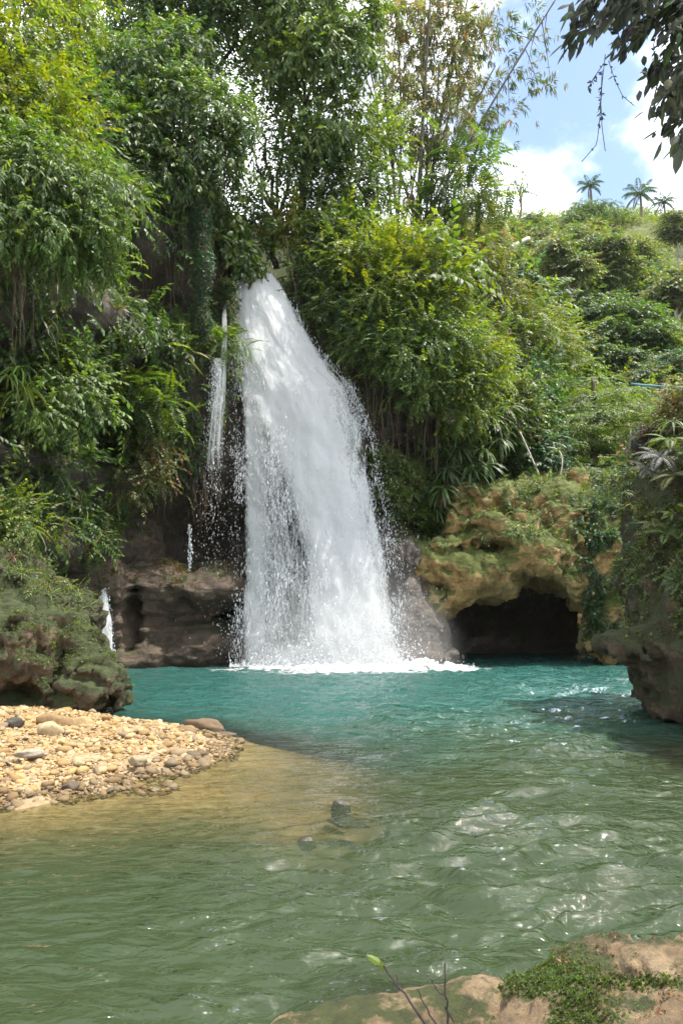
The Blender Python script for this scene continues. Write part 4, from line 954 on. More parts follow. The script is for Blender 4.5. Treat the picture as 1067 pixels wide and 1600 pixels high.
for k in range(8):
    me = mesh_np('stone', stone_shape(I2V, 30 + k), I2F, np.tile(STC[k] * .45, (len(I2V), 1)), smooth=True); me.materials.append(STONEM); wetv.append(me)
for k in big:
    o_ = bpy.data.objects.new('stone', wetv[rng.integers(0, 8)] if zz[k] < .045 else vars_[rng.integers(0, 24)]); COL.objects.link(o_); o_.parent = gb
    o_.location = Vector((xs[k], ys[k], zz[k] + sz[k] * .28)) - gb.location
    o_.rotation_euler = (rng.normal() * .25, rng.normal() * .25, rng.uniform(0, 6.3)); s_ = sz[k] * rng.uniform(.9, 1.15); o_.scale = (s_, s_, s_)
parts_v, parts_f, parts_c, off = [], [], [], 0
sv = [stone_shape(IV, 50 + k) for k in range(16)]
a = rng.uniform(0, 6.3, len(rest)); tl_ = rng.normal(size=(len(rest), 2)) * .3
ca, sa = np.cos(a), np.sin(a); Rz = np.zeros((len(rest), 3, 3)); Rz[:, 0, 0] = ca; Rz[:, 0, 1] = -sa; Rz[:, 1, 0] = sa; Rz[:, 1, 1] = ca; Rz[:, 2, 2] = 1; Rz[:, 2, 0] = tl_[:, 0]; Rz[:, 2, 1] = tl_[:, 1]
wh = rng.integers(0, 16, len(rest))
SV = np.stack(sv)[wh]; VV = np.einsum('nij,nvj->nvi', Rz, SV) * sz[rest][:, None, None] + np.stack([xs[rest], ys[rest], zz[rest] + sz[rest] * .22], -1)[:, None]
FF = IF[None] + (np.arange(len(rest)) * 12)[:, None, None]
CC = np.repeat((STC[rng.integers(0, len(STC), len(rest))] * rng.uniform(.7, 1.15, (len(rest), 1)) * np.where(zz[rest] < .045, .5, 1)[:, None])[:, None], 12, 1)
obj('gravel', mesh_np('gravel', VV.reshape(-1, 3), FF.reshape(-1, 3), CC.reshape(-1, 3), smooth=False), STONEM, gb, kind='stuff')
WETM = simple_mat('wet_stone', [(0.3, (0.03, 0.026, 0.02)), (0.7, (0.09, 0.078, 0.06))], 9, .18, .5)
def solo_stone(name, label, px, py, scl, seed, col, rot=0.0, cat='stone', sink=.35, z=None):
    p = atz(px, py); zb_ = float(bed(p[None, :2])[0]) if z is None else z
    p = atz(px, py, max(zb_, -.02)); v = stone_shape(I3V, seed, 1.0) * np.array(scl); v += unit(v) * (0.08 * min(scl) * fbm(I3V * 3.5, 3, seed))[:, None]
    me = mesh_np(name, v, I3F, np.tile(np.array(col) * (.62 if name != 'wet_stone' else .38), (len(v), 1)), smooth=True)
    o_ = obj(name, me, WETM if name == 'wet_stone' else STONEM, None, label=label, category=cat); o_.location = (p[0], p[1], p[2] + scl[2] * sink); o_.rotation_euler = (0, 0.06, rot); return o_
solo_stone('flat_stone', 'long flat brown stone at the tip of the gravel bar', 322, 1139, (.42, .16, .13), 3, (.20, .13, .07), -.15)
solo_stone('flat_stone', 'smaller brown stone tucked beside the long flat stone at the bar tip', 292, 1146, (.18, .12, .08), 4, (.30, .20, .10), .2)
solo_stone('flat_stone', 'dark wet stone low in the water at the bar tip', 352, 1150, (.2, .12, .05), 5, (.14, .10, .065), .1)
solo_stone('rounded_stone', 'long ochre stone lying in front of the mossy boulder', 92, 1134, (.34, .15, .13), 6, (.33, .21, .09), .3)
solo_stone('rounded_stone', 'pale cream rounded stone near the back of the gravel bar', 78, 1147, (.2, .15, .12), 8, (.55, .43, .25), .1)
solo_stone('rounded_stone', 'tan stone resting where the gravel meets the pool', 127, 1137, (.22, .14, .12), 10, (.50, .35, .17), -.3)
solo_stone('dark_stone', 'dark grey stone among pale gravel near the left edge', 24, 1135, (.13, .12, .11), 9, (.10, .085, .075), .3)
solo_stone('flat_stone', 'flat pale grey stone lying on the left of the gravel', 48, 1181, (.21, .1, .06), 11, (.45, .39, .31), .15)
solo_stone('rounded_stone', 'smooth oval stone in the middle of the gravel slope', 215, 1193, (.1, .075, .07), 12, (.42, .34, .21), .2)
solo_stone('dark_stone', 'dark brown stone near the waterline of the gravel', 110, 1232, (.09, .075, .06), 13, (.13, .095, .07), .2)
for (px, py, hh, rr_), lab in zip(LUMPS[:5], ['grey wet stone breaking the surface in midstream', 'brown streaked stone awash just below the grey midstream stone', 'long wet stone shedding white water right of midstream', 'rounded wet stone just downstream of the long wet one', 'small wet stone left of the midstream group']):
    solo_stone('wet_stone', lab, px, py, (rr_ * .9, rr_ * .65, hh * 1.15), int(px) % 37, (.15, .125, .10), rng.normal() * .3, z=-.02, sink=.42)

# ================================================================== VEGETATION
# ---- undergrowth that clothes the cliff (uncountable)
def veg_line(px):   # vegetation grows above this photo row, bare rock below it
    return np.interp(px, [-400, 0, 80, 100, 150, 190, 220, 270, 320, 350, 362, 372, 425, 440, 480, 520, 570, 600, 640, 700, 800, 1200], [1100, 900, 860, 850, 850, 800, 760, 745, 700, 560, 500, 425, 425, 445, 500, 540, 620, 790, 860, 860, 900, 900])
def surf_pick(V, Nn, n, fn):
    w = fn(V, Nn); w = w / w.sum(); k = rng.choice(len(V), n, p=w); return V[k] + rng.normal(size=(n, 3)) * .06, Nn[k]
px, py = proj(CLV)
line = veg_line(px)
inview = (px > -160) & (px < 1150) & (py > -150) & (CLN[:, 1] < 0.35) & (CLV[:, 1] < 34.3)
dens_n = np.clip(0.55 + 1.1 * fbm(CLV * 0.55, 3, 701), 0.05, 2)
over = (py < line)
darkrec = np.exp(-(((px - 650) / 80) ** 2 + ((py - 650) / 85) ** 2)) + np.exp(-(((px - 215) / 70) ** 2 + ((py - 440) / 85) ** 2)) + np.exp(-(((px - 180) / 60) ** 2 + ((py - 720) / 60) ** 2)) + np.exp(-(((px - 105) / 50) ** 2 + ((py - 480) / 40) ** 2))
wv = inview * over * dens_n * (1 - .80 * np.clip(darkrec, 0, 1)) * (1 / np.maximum(CLV[:, 1], 10) ** 1) * np.clip(1.1 - CLN[:, 1], .2, 2)
U = Leaves()
def cloak(n, tpls, size, pal, droop=-.3, extra=None, mix=None, out=.8, jit=.3):
    w = wv if extra is None else wv * extra
    w = w / w.sum(); k = rng.choice(len(CLV), n, p=w); P = CLV[k] + rng.normal(size=(n, 3)) * .10 + CLN[k] * rng.uniform(0, .35, (n, 1)); nn_ = CLN[k]
    d_ = unit(nn_ * out + rng.normal(size=(n, 3)) * .55 + np.array([0, 0, droop])); U.put(tpls, P, d_, nn_ * .5 + np.array([0, 0, 1.]), size * rng.uniform(.6, 1.3, n), pal, jit, mix)
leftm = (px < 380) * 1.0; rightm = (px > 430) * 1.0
cloak(2000, BROAD, .60, 'dark', extra=leftm, mix=('mid', .3))  # left wall leaves use dark tones that carry its deep shade in colour
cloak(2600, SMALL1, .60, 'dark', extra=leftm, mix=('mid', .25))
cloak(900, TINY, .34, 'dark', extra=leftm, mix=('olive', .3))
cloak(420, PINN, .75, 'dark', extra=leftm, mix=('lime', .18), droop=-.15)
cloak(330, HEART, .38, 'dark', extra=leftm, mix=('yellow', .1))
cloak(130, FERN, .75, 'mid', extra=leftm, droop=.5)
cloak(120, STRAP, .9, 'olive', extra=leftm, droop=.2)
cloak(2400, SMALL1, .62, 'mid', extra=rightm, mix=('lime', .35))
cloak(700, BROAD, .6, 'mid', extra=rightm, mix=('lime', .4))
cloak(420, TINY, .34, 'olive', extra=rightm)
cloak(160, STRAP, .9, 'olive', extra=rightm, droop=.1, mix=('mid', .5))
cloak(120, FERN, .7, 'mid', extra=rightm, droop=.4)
# low weeds creeping along the edge of the bare rock
edge_w = inview * np.exp(-((py - line) / 28) ** 2)
w = edge_w / edge_w.sum(); k = rng.choice(len(CLV), 900, p=w)
U.put(TINY, CLV[k] + CLN[k] * .05, unit(CLN[k] + rng.normal(size=(900, 3)) * .5 + np.array([0, 0, -.4])), CLN[k] * .3 + np.array([0, 0, 1.]), .22 * rng.uniform(.6, 1.4, 900), 'olive', .35, ('brown', .25))
obj('undergrowth', U.mesh('undergrowth'), LEAF, None, kind='stuff'); NV.append(('undergrowth', U.tris))

# ---- hillside scrub (uncountable) : bushes of leaf sprays over the slope
Hs = Leaves()
n = 2400
hx = rng.uniform(2, 75, n * 8); hy = rng.uniform(31, 118, n * 8); zz = hill(np.stack([hx, hy], -1)); hp = np.stack([hx, hy, zz], -1)
pxh, pyh = proj(hp); vis = ~((pxh > 840) & (pxh < 1060) & (hy < 41)) & (pxh > 560) & (pxh < 1150) & (pyh < 800) & (pyh > 250)
hp = hp[vis]; w = hp[:, 1] ** .6; k = rng.choice(len(hp), n, p=w / w.sum(), replace=False); hp = hp[k]
br = rng.lognormal(math.log(.85), .35, n) * np.interp(hp[:, 1], [30, 60, 85, 110], [.95, 1.15, 1.05, .85]); grp = fbm(hp * .07, 3, 801)
for pal, m_, tp_ in (('lime', grp < -.15, SMALL1), ('olive', (grp >= -.15) & (grp < .18), FINE1), ('mid', (grp >= .18) & (grp < .5), BROAD1), ('dark', grp >= .5, SMALL1)):
    hb, bb = hp[m_], br[m_]
    if not len(hb): continue
    per = 11; nn_ = rdir(len(hb) * per); nn_[:, 2] = np.abs(nn_[:, 2]) * 1.1 - .1; nn_ = unit(nn_)
    flip_ = (nn_[:, 1] > .3); nn_[flip_, 1] *= -1
    c = np.repeat(hb, per, 0); rr_ = np.repeat(bb, per)[:, None]
    Hs.put(tp_, c + nn_ * rr_ * rng.uniform(.5, 1.05, (len(c), 1)) * np.array([1.1, 1.1, .85]), unit(nn_ * .7 + rng.normal(size=c.shape) * .45 + np.array([0, 0, .05])), nn_ * .4 + np.array([0, 0, 1.]), rr_[:, 0] * rng.uniform(.6, 1.0, len(c)) * .85, pal, .3, ('yellow', .6) if pal != 'dark' else ('mid', .3))
obj('hillside_scrub', Hs.mesh('hillside_scrub'), LEAF, None, kind='stuff'); NV.append(('scrub', Hs.tris))

# ---- trees and shrubs on the left
plant('broadleaf_tree', 'large broadleaf tree with drooping leaf sprays over the dark hollow left of the waterfall', 'tree',
      [(215, 130, 24, 75), (300, 190, 24, 80), (190, 225, 23.4, 70), (320, 255, 24, 62), (255, 285, 23.6, 62), (140, 190, 23, 60), (270, 95, 25, 62), (200, 305, 23, 45), (120, 120, 24, 55)],
      420, 12, BROAD, .54, 'mid', base=(260, 420, 25.2), trunk=.2, droop=-.35, mix=('dark', .35), spread=.5, flat=.6)
plant('canopy_tree', 'tall dark small-leaved tree filling the top edge left of centre', 'tree',
      [(190, 20, 27, 75), (290, 20, 27, 80), (390, 5, 27, 70), (250, 75, 27.5, 50), (330, 70, 27.2, 45)], 210, 8, SMALL, .95, 'dark', base=(330, 330, 28), trunk=.2, droop=-.2, mix=('mid', .45))
plant('canopy_tree', 'pale lime leafy tree at the top edge above the waterfall', 'tree',
      [(470, 30, 26.5, 60), (520, 90, 26.3, 60), (480, 120, 26.5, 55), (520, 185, 26.6, 50), (440, 80, 27, 48), (540, 20, 26.5, 50), (505, 245, 26.8, 45), (420, 30, 27, 48)], 230, 9, BROAD, .66, 'lime', base=(470, 400, 28), trunk=.18, droop=-.4, mix=('mid', .45), flat=.6)
plant('slender_tree', 'dark thin-trunked tree with sky showing through directly above the fall', 'tree',
      [(465, 200, 28.2, 42), (470, 280, 28, 55), (445, 340, 28, 35), (500, 330, 27.8, 50), (455, 130, 28.5, 36), (540, 300, 28, 42), (520, 390, 27.6, 38), (395, 345, 26.9, 26), (385, 290, 27.2, 18), (410, 385, 26.9, 22), (372, 335, 26.8, 20), (362, 300, 26.9, 16), (395, 130, 28.3, 26), (398, 205, 28.3, 28), (385, 250, 28, 24), (370, 170, 28.3, 22)], 170, 7, SMALL, .85, 'mid', base=(432, 420, 28.2), trunk=.13, droop=-.4, mix=('dark', .55))
plant('sunlit_bush', 'yellow-green sunlit bush spilling down the far left edge', 'bush',
      [(15, 70, 17, 60), (50, 170, 16.6, 70), (10, 230, 16, 65), (85, 235, 16.8, 48), (60, 20, 18, 50), (110, 10, 19, 45)], 230, 8, SMALL, .60, 'yellow', base=(40, 330, 16.8), trunk=.07, droop=-.25, mix=('lime', .4), trunk_name='stem', crown_name='foliage')
plant('oval_leaf_tree', 'branching tree with glossy oval leaves hanging over the left edge', 'tree',
      [(40, 290, 15, 60), (110, 310, 15.4, 50), (150, 370, 15.6, 34), (70, 370, 15, 45), (120, 415, 15.8, 38), (10, 360, 14.7, 40), (165, 300, 16, 30), (175, 410, 16, 16), (40, 250, 15.2, 45)], 300, 9, BROAD, .36, 'mid', base=(-40, 330, 15.4), trunk=.07, droop=-.3, mix=('lime', .12), flat=.6, spread=.7)
plant('yellow_leaf_shrub', 'small shrub with pale yellow leaves just above and right of the waterfall lip', 'shrub',
      [(455, 348, 26.6, 24), (440, 372, 26.6, 14), (470, 375, 26.6, 14)], 22, 7, BROAD, .5, 'gold', base=(470, 430, 26.9), trunk=.03, trunk_name='stem', crown_name='foliage', mix=('yellow', .5))
plant('feathery_shrub', 'feathery pinnate shrub jutting from the left cliff above the black hollow', 'shrub',
      [(222, 622, 22.6, 34, .5), (200, 650, 22.5, 26, .4), (250, 640, 22.6, 24, .5)], 60, 4, PINN, .62, 'mid', base=(230, 700, 23.2), trunk=.03, droop=-.05, mix=('lime', .45), trunk_name='stem', crown_name='foliage')
plant('hanging_shrub', 'hanging sprig with pale leaves and brown tips over the dark recess by the ledge', 'shrub',
      [(232, 715, 22.8, 24), (205, 755, 22.6, 20), (245, 750, 22.9, 18), (180, 772, 22.4, 10), (255, 700, 23, 18)], 48, 6, SMALL, .5, 'olive', base=(250, 660, 23.6), trunk=.025, droop=-.5, mix=('brown', .12), trunk_name='stem', crown_name='foliage')
plant('fern_bush', 'bright green ferny sprig reaching across the thin side trickle', 'fern',
      [(350, 545, 24.6, 22, .5), (325, 530, 24.6, 20, .5), (300, 545, 24.6, 18, .5)], 46, 4, PINN, .55, 'lime', base=(315, 560, 25.2), trunk=.02, droop=-.1, mix=('mid', .4), trunk_name='stem', crown_name='fronds')
plant('leafy_shrub', 'leafy yellow-green shrub growing on top of the large mossy boulder', 'shrub',
      [(15, 808, 15.6, 26), (50, 815, 15.4, 16), (-20, 820, 15.4, 24)], 50, 6, SMALL, .42, 'lime', base=(10, 870, 15.6), trunk=.03, mix=('olive', .4), trunk_name='stem', crown_name='foliage')
plant('ledge_shrub', 'small green bush at the top of the brown slope behind the boulder', 'shrub',
      [(135, 830, 22, 22), (150, 850, 22, 18), (112, 850, 21.5, 18)], 40, 6, SMALL, .5, 'mid', base=(130, 880, 22.6), trunk=.025, mix=('olive', .4), trunk_name='stem', crown_name='foliage')
plant('cliff_shrub', 'leafy shrub with rounded leaves halfway up the left cliff face', 'shrub',
      [(100, 620, 18.6, 38), (130, 640, 19, 26), (70, 640, 17.8, 28), (110, 580, 19, 28)], 85, 6, BROADBIG, .5, 'mid', base=(100, 660, 19.8), trunk=.03, mix=('lime', .35), trunk_name='stem', crown_name='foliage')
plant('cliff_shrub', 'yellow-green sprig above the big pale leaf on the left cliff', 'shrub',
      [(165, 540, 21.4, 24), (185, 535, 21.6, 16), (140, 555, 21, 14)], 34, 6, SMALL, .5, 'lime', base=(175, 570, 22.6), trunk=.02, mix=('yellow', .3), trunk_name='stem', crown_name='foliage')

def leafy(name, label, cat, tpls, spots, pal, group=None, mix=None, stem=0.0, part='leaves', up=True, mat=None):
    """a plant made of one or a few rosettes / leaf tufts. spots: (px,py,Y,size)"""
    s0 = spots[0]; b = at(*s0[:3]); t = thing(name, b, label, cat, group)
    for sp in spots:
        p = at(*sp[:3]); d_ = np.array([rng.normal() * .2, -.25 + rng.normal() * .15, 1.0]) if up else np.array([rng.normal() * .3, -1, .1]); Lv = Leaves()
        # rosette templates point along +Z: build the frame from an X direction square to the stem
        z_ = unit(d_); x_ = unit(np.cross(z_, rdir(1)[0])); Lv.put(tpls, p[None], x_[None], z_[None], np.array([sp[3]]), pal, .22, mix)
        obj(part, Lv.mesh(part), mat or LEAF, t)
        if stem:
            V, F = tube_np(bez(p + np.array([rng.normal() * .1, .35, -stem]), p, (0, -.05, 0), 6), np.linspace(.035, .022, 6), 6); obj('stem', mesh_np('stem', V, F, smooth=True), BARK, t)
    return t
leafy('ginger_plant', 'broad strap-leaved plant standing among the trees near the top left corner', 'plant', ROSE, [(70, 75, 18.5, .95), (62, 62, 18.5, .7)], 'lime', stem=.6)
leafy('ginger_plant', 'second broad strap-leaved plant just right of the one near the top left corner', 'plant', ROSE, [(97, 98, 18.8, .9)], 'mid', stem=.6, mix=('lime', .4))
leafy('strap_fern', 'yellow-green strap-leaved fern hanging at the left edge above the boulder', 'fern', STRAP, [(40, 610, 15.6, .8), (14, 590, 15.3, .7), (60, 650, 15.9, .62), (30, 575, 15.4, .6)], 'yellow', mix=('lime', .4))
leafy('taro_plant', 'plant with one big pale heart-shaped leaf tuft halfway up the left cliff', 'plant', BIGPAD, [(160, 572, 21.6, .62), (168, 578, 21.6, .5)], 'lime', mix=('mid', .4))
leafy('cliff_rosette', 'shaggy drooping rosette plant below the taro leaves on the left cliff', 'plant', STRAP, [(172, 600, 22.2, .95), (178, 625, 22.4, .8)], 'olive', mix=('brown', .3))
leafy('cliff_rosette', 'dark strap-leaved rosette right of the yellow-green sprig on the left cliff', 'plant', ROSE, [(230, 570, 23, .7)], 'dark', mix=('olive', .4))
# vines
def vine_col(name, label, path, wid, n, tpls, size, pal, mix=None, part='leaves'):
    p = np.array(path, float); tt = np.linspace(0, 1, len(p)); ti = rng.random(n); q_ = np.stack([np.interp(ti, tt, p[:, c]) for c in range(3)], -1)
    c = at(q_[:, 0], q_[:, 1], q_[:, 2]); a_ = rng.uniform(math.pi, 2 * math.pi, n); wv_ = wid * (0.6 + .5 * np.sin(ti * 9) ** 2 + .3 * rng.random(n))
    o_ = np.stack([np.cos(a_), np.sin(a_), rng.normal(size=n) * .2], -1); t = thing(name, at(*path[0]), label, 'vine'); Lv = Leaves()
    Lv.put(tpls, c + o_ * wv_[:, None], unit(o_ + np.array([0, 0, -.9]) + rng.normal(size=(n, 3)) * .3), o_ + np.array([0, 0, .4]), size * rng.uniform(.6, 1.2, n), pal, .25, mix); obj(part, Lv.mesh(part), LEAF, t)
    W_ = at(*np.stack([np.interp(np.linspace(0, 1, 14), tt, p[:, c]) for c in range(3)], 0)); V, F = tube_np(W_, np.full(14, wid * .5), 7, .2); obj('stem', mesh_np('stem', V, F, smooth=True), BARK, t)
vine_col('ivy_column', 'tall column of small dark ivy hanging left of the waterfall lip', [(308, 315, 23.6), (316, 350, 23.5), (320, 420, 23.4), (314, 480, 23.4), (316, 535, 23.6)], .22, 900, TINY, .17, 'blue', ('brown', .06))
vine_col('climber', 'climbing vine with large heart-shaped leaves beside the top of the fall', [(345, 330, 25.6), (365, 370, 25.6), (380, 410, 25.8), (392, 435, 26.2)], .42, 130, HEART, .40, 'mid', ('lime', .35))
vine_col('climber', 'dark leafy vine hanging between the ivy column and the fall', [(352, 440, 25.3), (362, 470, 25.4), (358, 520, 25.2)], .2, 150, TINY, .2, 'dark', ('olive', .3))

def hang_roots(name, label, x0, x1, y0, y1, Y, n, cat, rad=.012, mat=ROOT, lean=0):
    ps = []
    for _ in range(n):
        px_ = rng.uniform(x0, x1); a_ = y0 + rng.normal() * 12; b_ = rng.uniform(.35, 1) * (y1 - y0) + y0; Yv = Y + rng.normal() * .25
        m_ = 9; W_ = at(px_ + np.cumsum(rng.normal(size=m_) * 2.6) + lean * np.linspace(0, 1, m_), np.linspace(a_, b_, m_), Yv); ps.append(tube_np(W_, rad * rng.uniform(.5, 1.4) * np.linspace(1.2, .5, m_), 4))
    V, F = join_np(ps); t = thing(name, at((x0 + x1) / 2, y0, Y), label, cat); obj('root', mesh_np('root', V, F), mat, t, kind='stuff'); return t
hang_roots('hanging_roots', 'curtain of dry brown aerial roots hanging at the left edge', -10, 62, 340, 560, 15.3, 34, 'roots', .007)
hang_roots('hanging_roots', 'thin pale roots hanging in the dark hollow right of the oval-leaved tree', 75, 100, 370, 480, 15.4, 26, 'roots', .008)
hang_roots('hanging_vines', 'bundle of thin vines hanging in the dark hollow left of the ivy column', 190, 300, 340, 540, 23.6, 26, 'vines', .010)
hang_roots('hanging_vines', 'fine root fringe dripping from the overhang above the brown ledge', 240, 345, 740, 830, 24.6, 40, 'vines', .007)
hang_roots('hanging_vines', 'long bare vines hanging below the bushes right of the waterfall', 560, 690, 550, 760, 25.6, 46, 'vines', .011)
hang_roots('hanging_vine', 'single pale vine hanging beside the right edge of the waterfall lip', 443, 446, 380, 500, 26.2, 2, 'vine', .016, lean=14)

# ---- bushes right of the fall
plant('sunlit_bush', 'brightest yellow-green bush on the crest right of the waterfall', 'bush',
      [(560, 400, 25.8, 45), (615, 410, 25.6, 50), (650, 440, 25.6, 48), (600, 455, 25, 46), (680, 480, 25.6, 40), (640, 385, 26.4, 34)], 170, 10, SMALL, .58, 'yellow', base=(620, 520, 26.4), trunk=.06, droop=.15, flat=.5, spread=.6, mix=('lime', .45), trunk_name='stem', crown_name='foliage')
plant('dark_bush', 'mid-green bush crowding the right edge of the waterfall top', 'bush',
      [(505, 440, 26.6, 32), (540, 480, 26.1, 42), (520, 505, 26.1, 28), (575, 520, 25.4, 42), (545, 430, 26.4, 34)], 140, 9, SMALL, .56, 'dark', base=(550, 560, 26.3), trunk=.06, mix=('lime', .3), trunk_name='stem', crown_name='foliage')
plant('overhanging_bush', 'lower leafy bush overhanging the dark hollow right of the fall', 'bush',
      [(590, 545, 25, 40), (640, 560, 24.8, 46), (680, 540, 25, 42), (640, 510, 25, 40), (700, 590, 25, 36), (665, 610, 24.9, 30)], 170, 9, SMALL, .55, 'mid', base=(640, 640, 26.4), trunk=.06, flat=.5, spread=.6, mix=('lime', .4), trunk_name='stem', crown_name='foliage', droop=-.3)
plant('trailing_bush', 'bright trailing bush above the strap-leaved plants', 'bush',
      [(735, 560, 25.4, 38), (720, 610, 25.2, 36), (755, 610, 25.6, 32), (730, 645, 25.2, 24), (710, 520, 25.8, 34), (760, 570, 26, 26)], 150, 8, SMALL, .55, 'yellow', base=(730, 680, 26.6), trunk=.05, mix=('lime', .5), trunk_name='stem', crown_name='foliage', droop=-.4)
plant('large_leaf_shrub', 'shrub with large bright pointed leaves on the right shoulder of the crest bush', 'shrub',
      [(690, 410, 26.2, 28), (700, 445, 26, 24), (675, 400, 26.2, 20)], 40, 4, BROADBIG, 1.0, 'lime', base=(690, 490, 26.8), trunk=.03, mix=('yellow', .3), trunk_name='stem', crown_name='foliage', droop=-.4)
for (lab, sp) in [('large-leaved strap plant on the slope right of the crest bush', [(716, 492, 26.4, .95), (735, 505, 26.6, .8)]),
                  ('strap-leaved plant lower on the slope beneath the bright large-leaved strap plant', [(708, 530, 26, .8)])]:
    leafy('strap_plant', lab, 'plant', ROSE, sp, 'lime', stem=.5, mix=('yellow', .3))
DR = [(768, 655, 26.3), (735, 680, 25.9), (778, 690, 26.1), (752, 705, 25.8), (716, 700, 25.7), (760, 728, 25.6), (735, 735, 25.4), (700, 735, 25.4), (778, 670, 26.6), (790, 640, 26.9), (718, 665, 26), (692, 765, 25.2), (745, 640, 26.4), (683, 700, 25.9)]
for lab, sel in (('clump of glossy strap-leaved rosettes high on the slope under the bright trailing bush', DR[0:1] + DR[8:11] + DR[12:13] + DR[1:3]), ('lower clump of dark glossy strap-leaved rosettes just above the mossy top of the cave rock', DR[3:8] + DR[11:12] + DR[13:])):
    leafy('dragon_plant', lab, 'plant', ROSE, [(a_, b_, Y_, rng.uniform(.85, 1.1)) for a_, b_, Y_ in sel], 'mid', stem=.7, mix=('dark', .5), part='rosette')
leafy('hanging_fern', 'ragged strap-leaved fern hanging left of the mossy cave rock', 'fern', STRAP, [(690, 770, 25.4, 1.0), (700, 790, 25.3, .8), (684, 800, 25.3, .7)], 'olive', mix=('mid', .5))
leafy('fern_clump', 'yellowing fern clump on the rock just right of the waterfall', 'fern', FERN, [(625, 735, 25.6, .7), (606, 760, 25.4, .62), (640, 770, 25.5, .6), (620, 790, 25.3, .5), (598, 735, 25.5, .5)], 'olive', mix=('lime', .4))
plant('rock_shrub', 'small-leaved creeping plant on the wet rock at the right edge of the fall', 'shrub',
      [(600, 720, 25.7, 22), (612, 770, 25.5, 22), (640, 745, 25.9, 20), (632, 800, 25.6, 16)], 60, 6, TINY, .3, 'olive', base=(620, 800, 26.2), trunk=0, mix=('mid', .4), crown_name='foliage')

# ---- bamboo clump
bb = at(650, 372, 30.5); t = thing('bamboo_clump', bb, 'tall airy bamboo clump with brown-green leaves on the crest right of the fall', 'bamboo')
def culm(p0, p1, r, sag): 
    P = bez(p0, p1, sag, 26); V, F = tube_np(P, np.linspace(r, r * .45, 26) * (1 + .18 * (np.arange(26) % 3 == 0)), 8); obj('culm', mesh_np('culm', V, F, smooth=True), CULM, t); return P
CUL = []
for (a0, b0, a1, b1, r) in [(648, 372, 872, -8, .058), (655, 368, 560, 95, .055), (648, 372, 672, -10, .07)]:
    CUL.append(culm(at(a0, b0, 29.8), at(a1, b1, 28.9), r, (0.05, 0, .25)))
for k_ in range(15):
    a0 = rng.uniform(612, 676); a1 = a0 + rng.normal() * 70 + (a0 - 645) * 1.6; b1 = rng.uniform(-120, 150); CUL.append(culm(at(a0, 372 + rng.normal() * 8, 30.5 + rng.normal() * .4), at(a1, b1, 30.5 + rng.normal() * 1.5), rng.uniform(.035, .055), (rng.normal() * .3, 0, .2)))
Lv = Leaves()
lob = lobes_px([(640, 60, 30.5, 75), (700, 90, 30.5, 62), (620, 150, 30.5, 58), (690, 180, 30.5, 62), (740, 150, 30.5, 42), (660, 240, 30.5, 52), (600, 30, 30.5, 45), (720, 240, 30, 36), (740, 40, 30.2, 42), (610, 230, 30.4, 44), (700, 10, 30.5, 50), (650, 310, 30.2, 36)])
crown_leaves(Lv, lob, 240, 7, BAMB, .46, 'bamboo', droop=-.3, spread=1.0, shell=(.3, 1.08), mix=('dry', .25))
tips = []
for (a, b_) in [(790, 60), (800, 110), (815, 75), (770, 130), (795, 165), (780, 210), (825, 100), (840, 135), (760, 185), (850, 60), (860, 130), (790, 30), (830, 20), (765, 80)]:
    c = at(a, b_, 29.8); tips.append(c + rng.normal(size=(9, 3)) * np.array([.35, .35, .22]))
tips = np.concatenate(tips); Lv.put(BAMB, tips, unit(rng.normal(size=tips.shape) * .5 + np.array([.5, 0, -.5])), np.array([0, 0, 1.]), .42 * rng.uniform(.7, 1.2, len(tips)), 'olive', .25, ('dark', .3))
obj('foliage', Lv.mesh('foliage'), LEAF, t); NV.append(('bamboo', Lv.tris))
tw = [tube_np(bez(CUL[0][int(j)], at(a, b_, 29.8), (0, 0, .15), 7), np.linspace(.02, .008, 7), 4) for j, a, b_ in [(20, 790, 60), (18, 800, 110), (16, 795, 165), (19, 840, 135), (14, 780, 210), (22, 860, 130), (21, 825, 100), (23, 850, 60)]]
V, F = join_np(tw); obj('twig', mesh_np('twig', V, F), CULM, t)

plant('feathery_tree', 'small tree with long drooping feathery fronds right of the bamboo stems', 'tree',
      [(720, 255, 29.5, 30, .5), (700, 290, 29.5, 28, .5), (735, 300, 29, 30, .45), (760, 315, 28.6, 22, .4), (680, 320, 29.5, 24, .5)], 40, 4, PINN, 1.05, 'mid', base=(690, 375, 30), trunk=.08, droop=-.25, mix=('dark', .4))
plant('arching_shrub', 'arching yellowish spray of compound leaves below the feathery fronds', 'shrub',
      [(745, 312, 28, 22, .5), (770, 318, 27.8, 16, .5)], 22, 5, PINN, .8, 'yellow', base=(700, 360, 29), trunk=.03, droop=-.4, mix=('mid', .4), trunk_name='stem', crown_name='fronds')
plant('leafy_tree', 'rounded green tree left of the bamboo stems', 'tree',
      [(560, 230, 28.4, 44), (590, 200, 28.6, 36), (550, 290, 28, 42), (590, 290, 28, 38), (575, 340, 27.6, 38)], 84, 7, SMALL, .72, 'lime', base=(570, 420, 28.4), trunk=.12, mix=('lime', .35))
plant('crest_shrub', 'shrub with drooping lime leaves on the crest left of the bamboo base', 'shrub',
      [(530, 370, 26.6, 34), (500, 390, 26.6, 28), (560, 365, 26.8, 28), (590, 375, 27, 24)], 90, 7, BROAD, .6, 'lime', base=(530, 430, 27.2), trunk=.04, mix=('mid', .4), trunk_name='stem', crown_name='foliage')
leafy('crest_palm', 'low strap-leaved plants at the foot of the bamboo stems', 'plant', ROSE, [(600, 365, 28, .8), (625, 372, 28, .9), (665, 380, 28.4, .9), (655, 370, 28.2, .8)], 'mid', stem=.5, mix=('lime', .4))

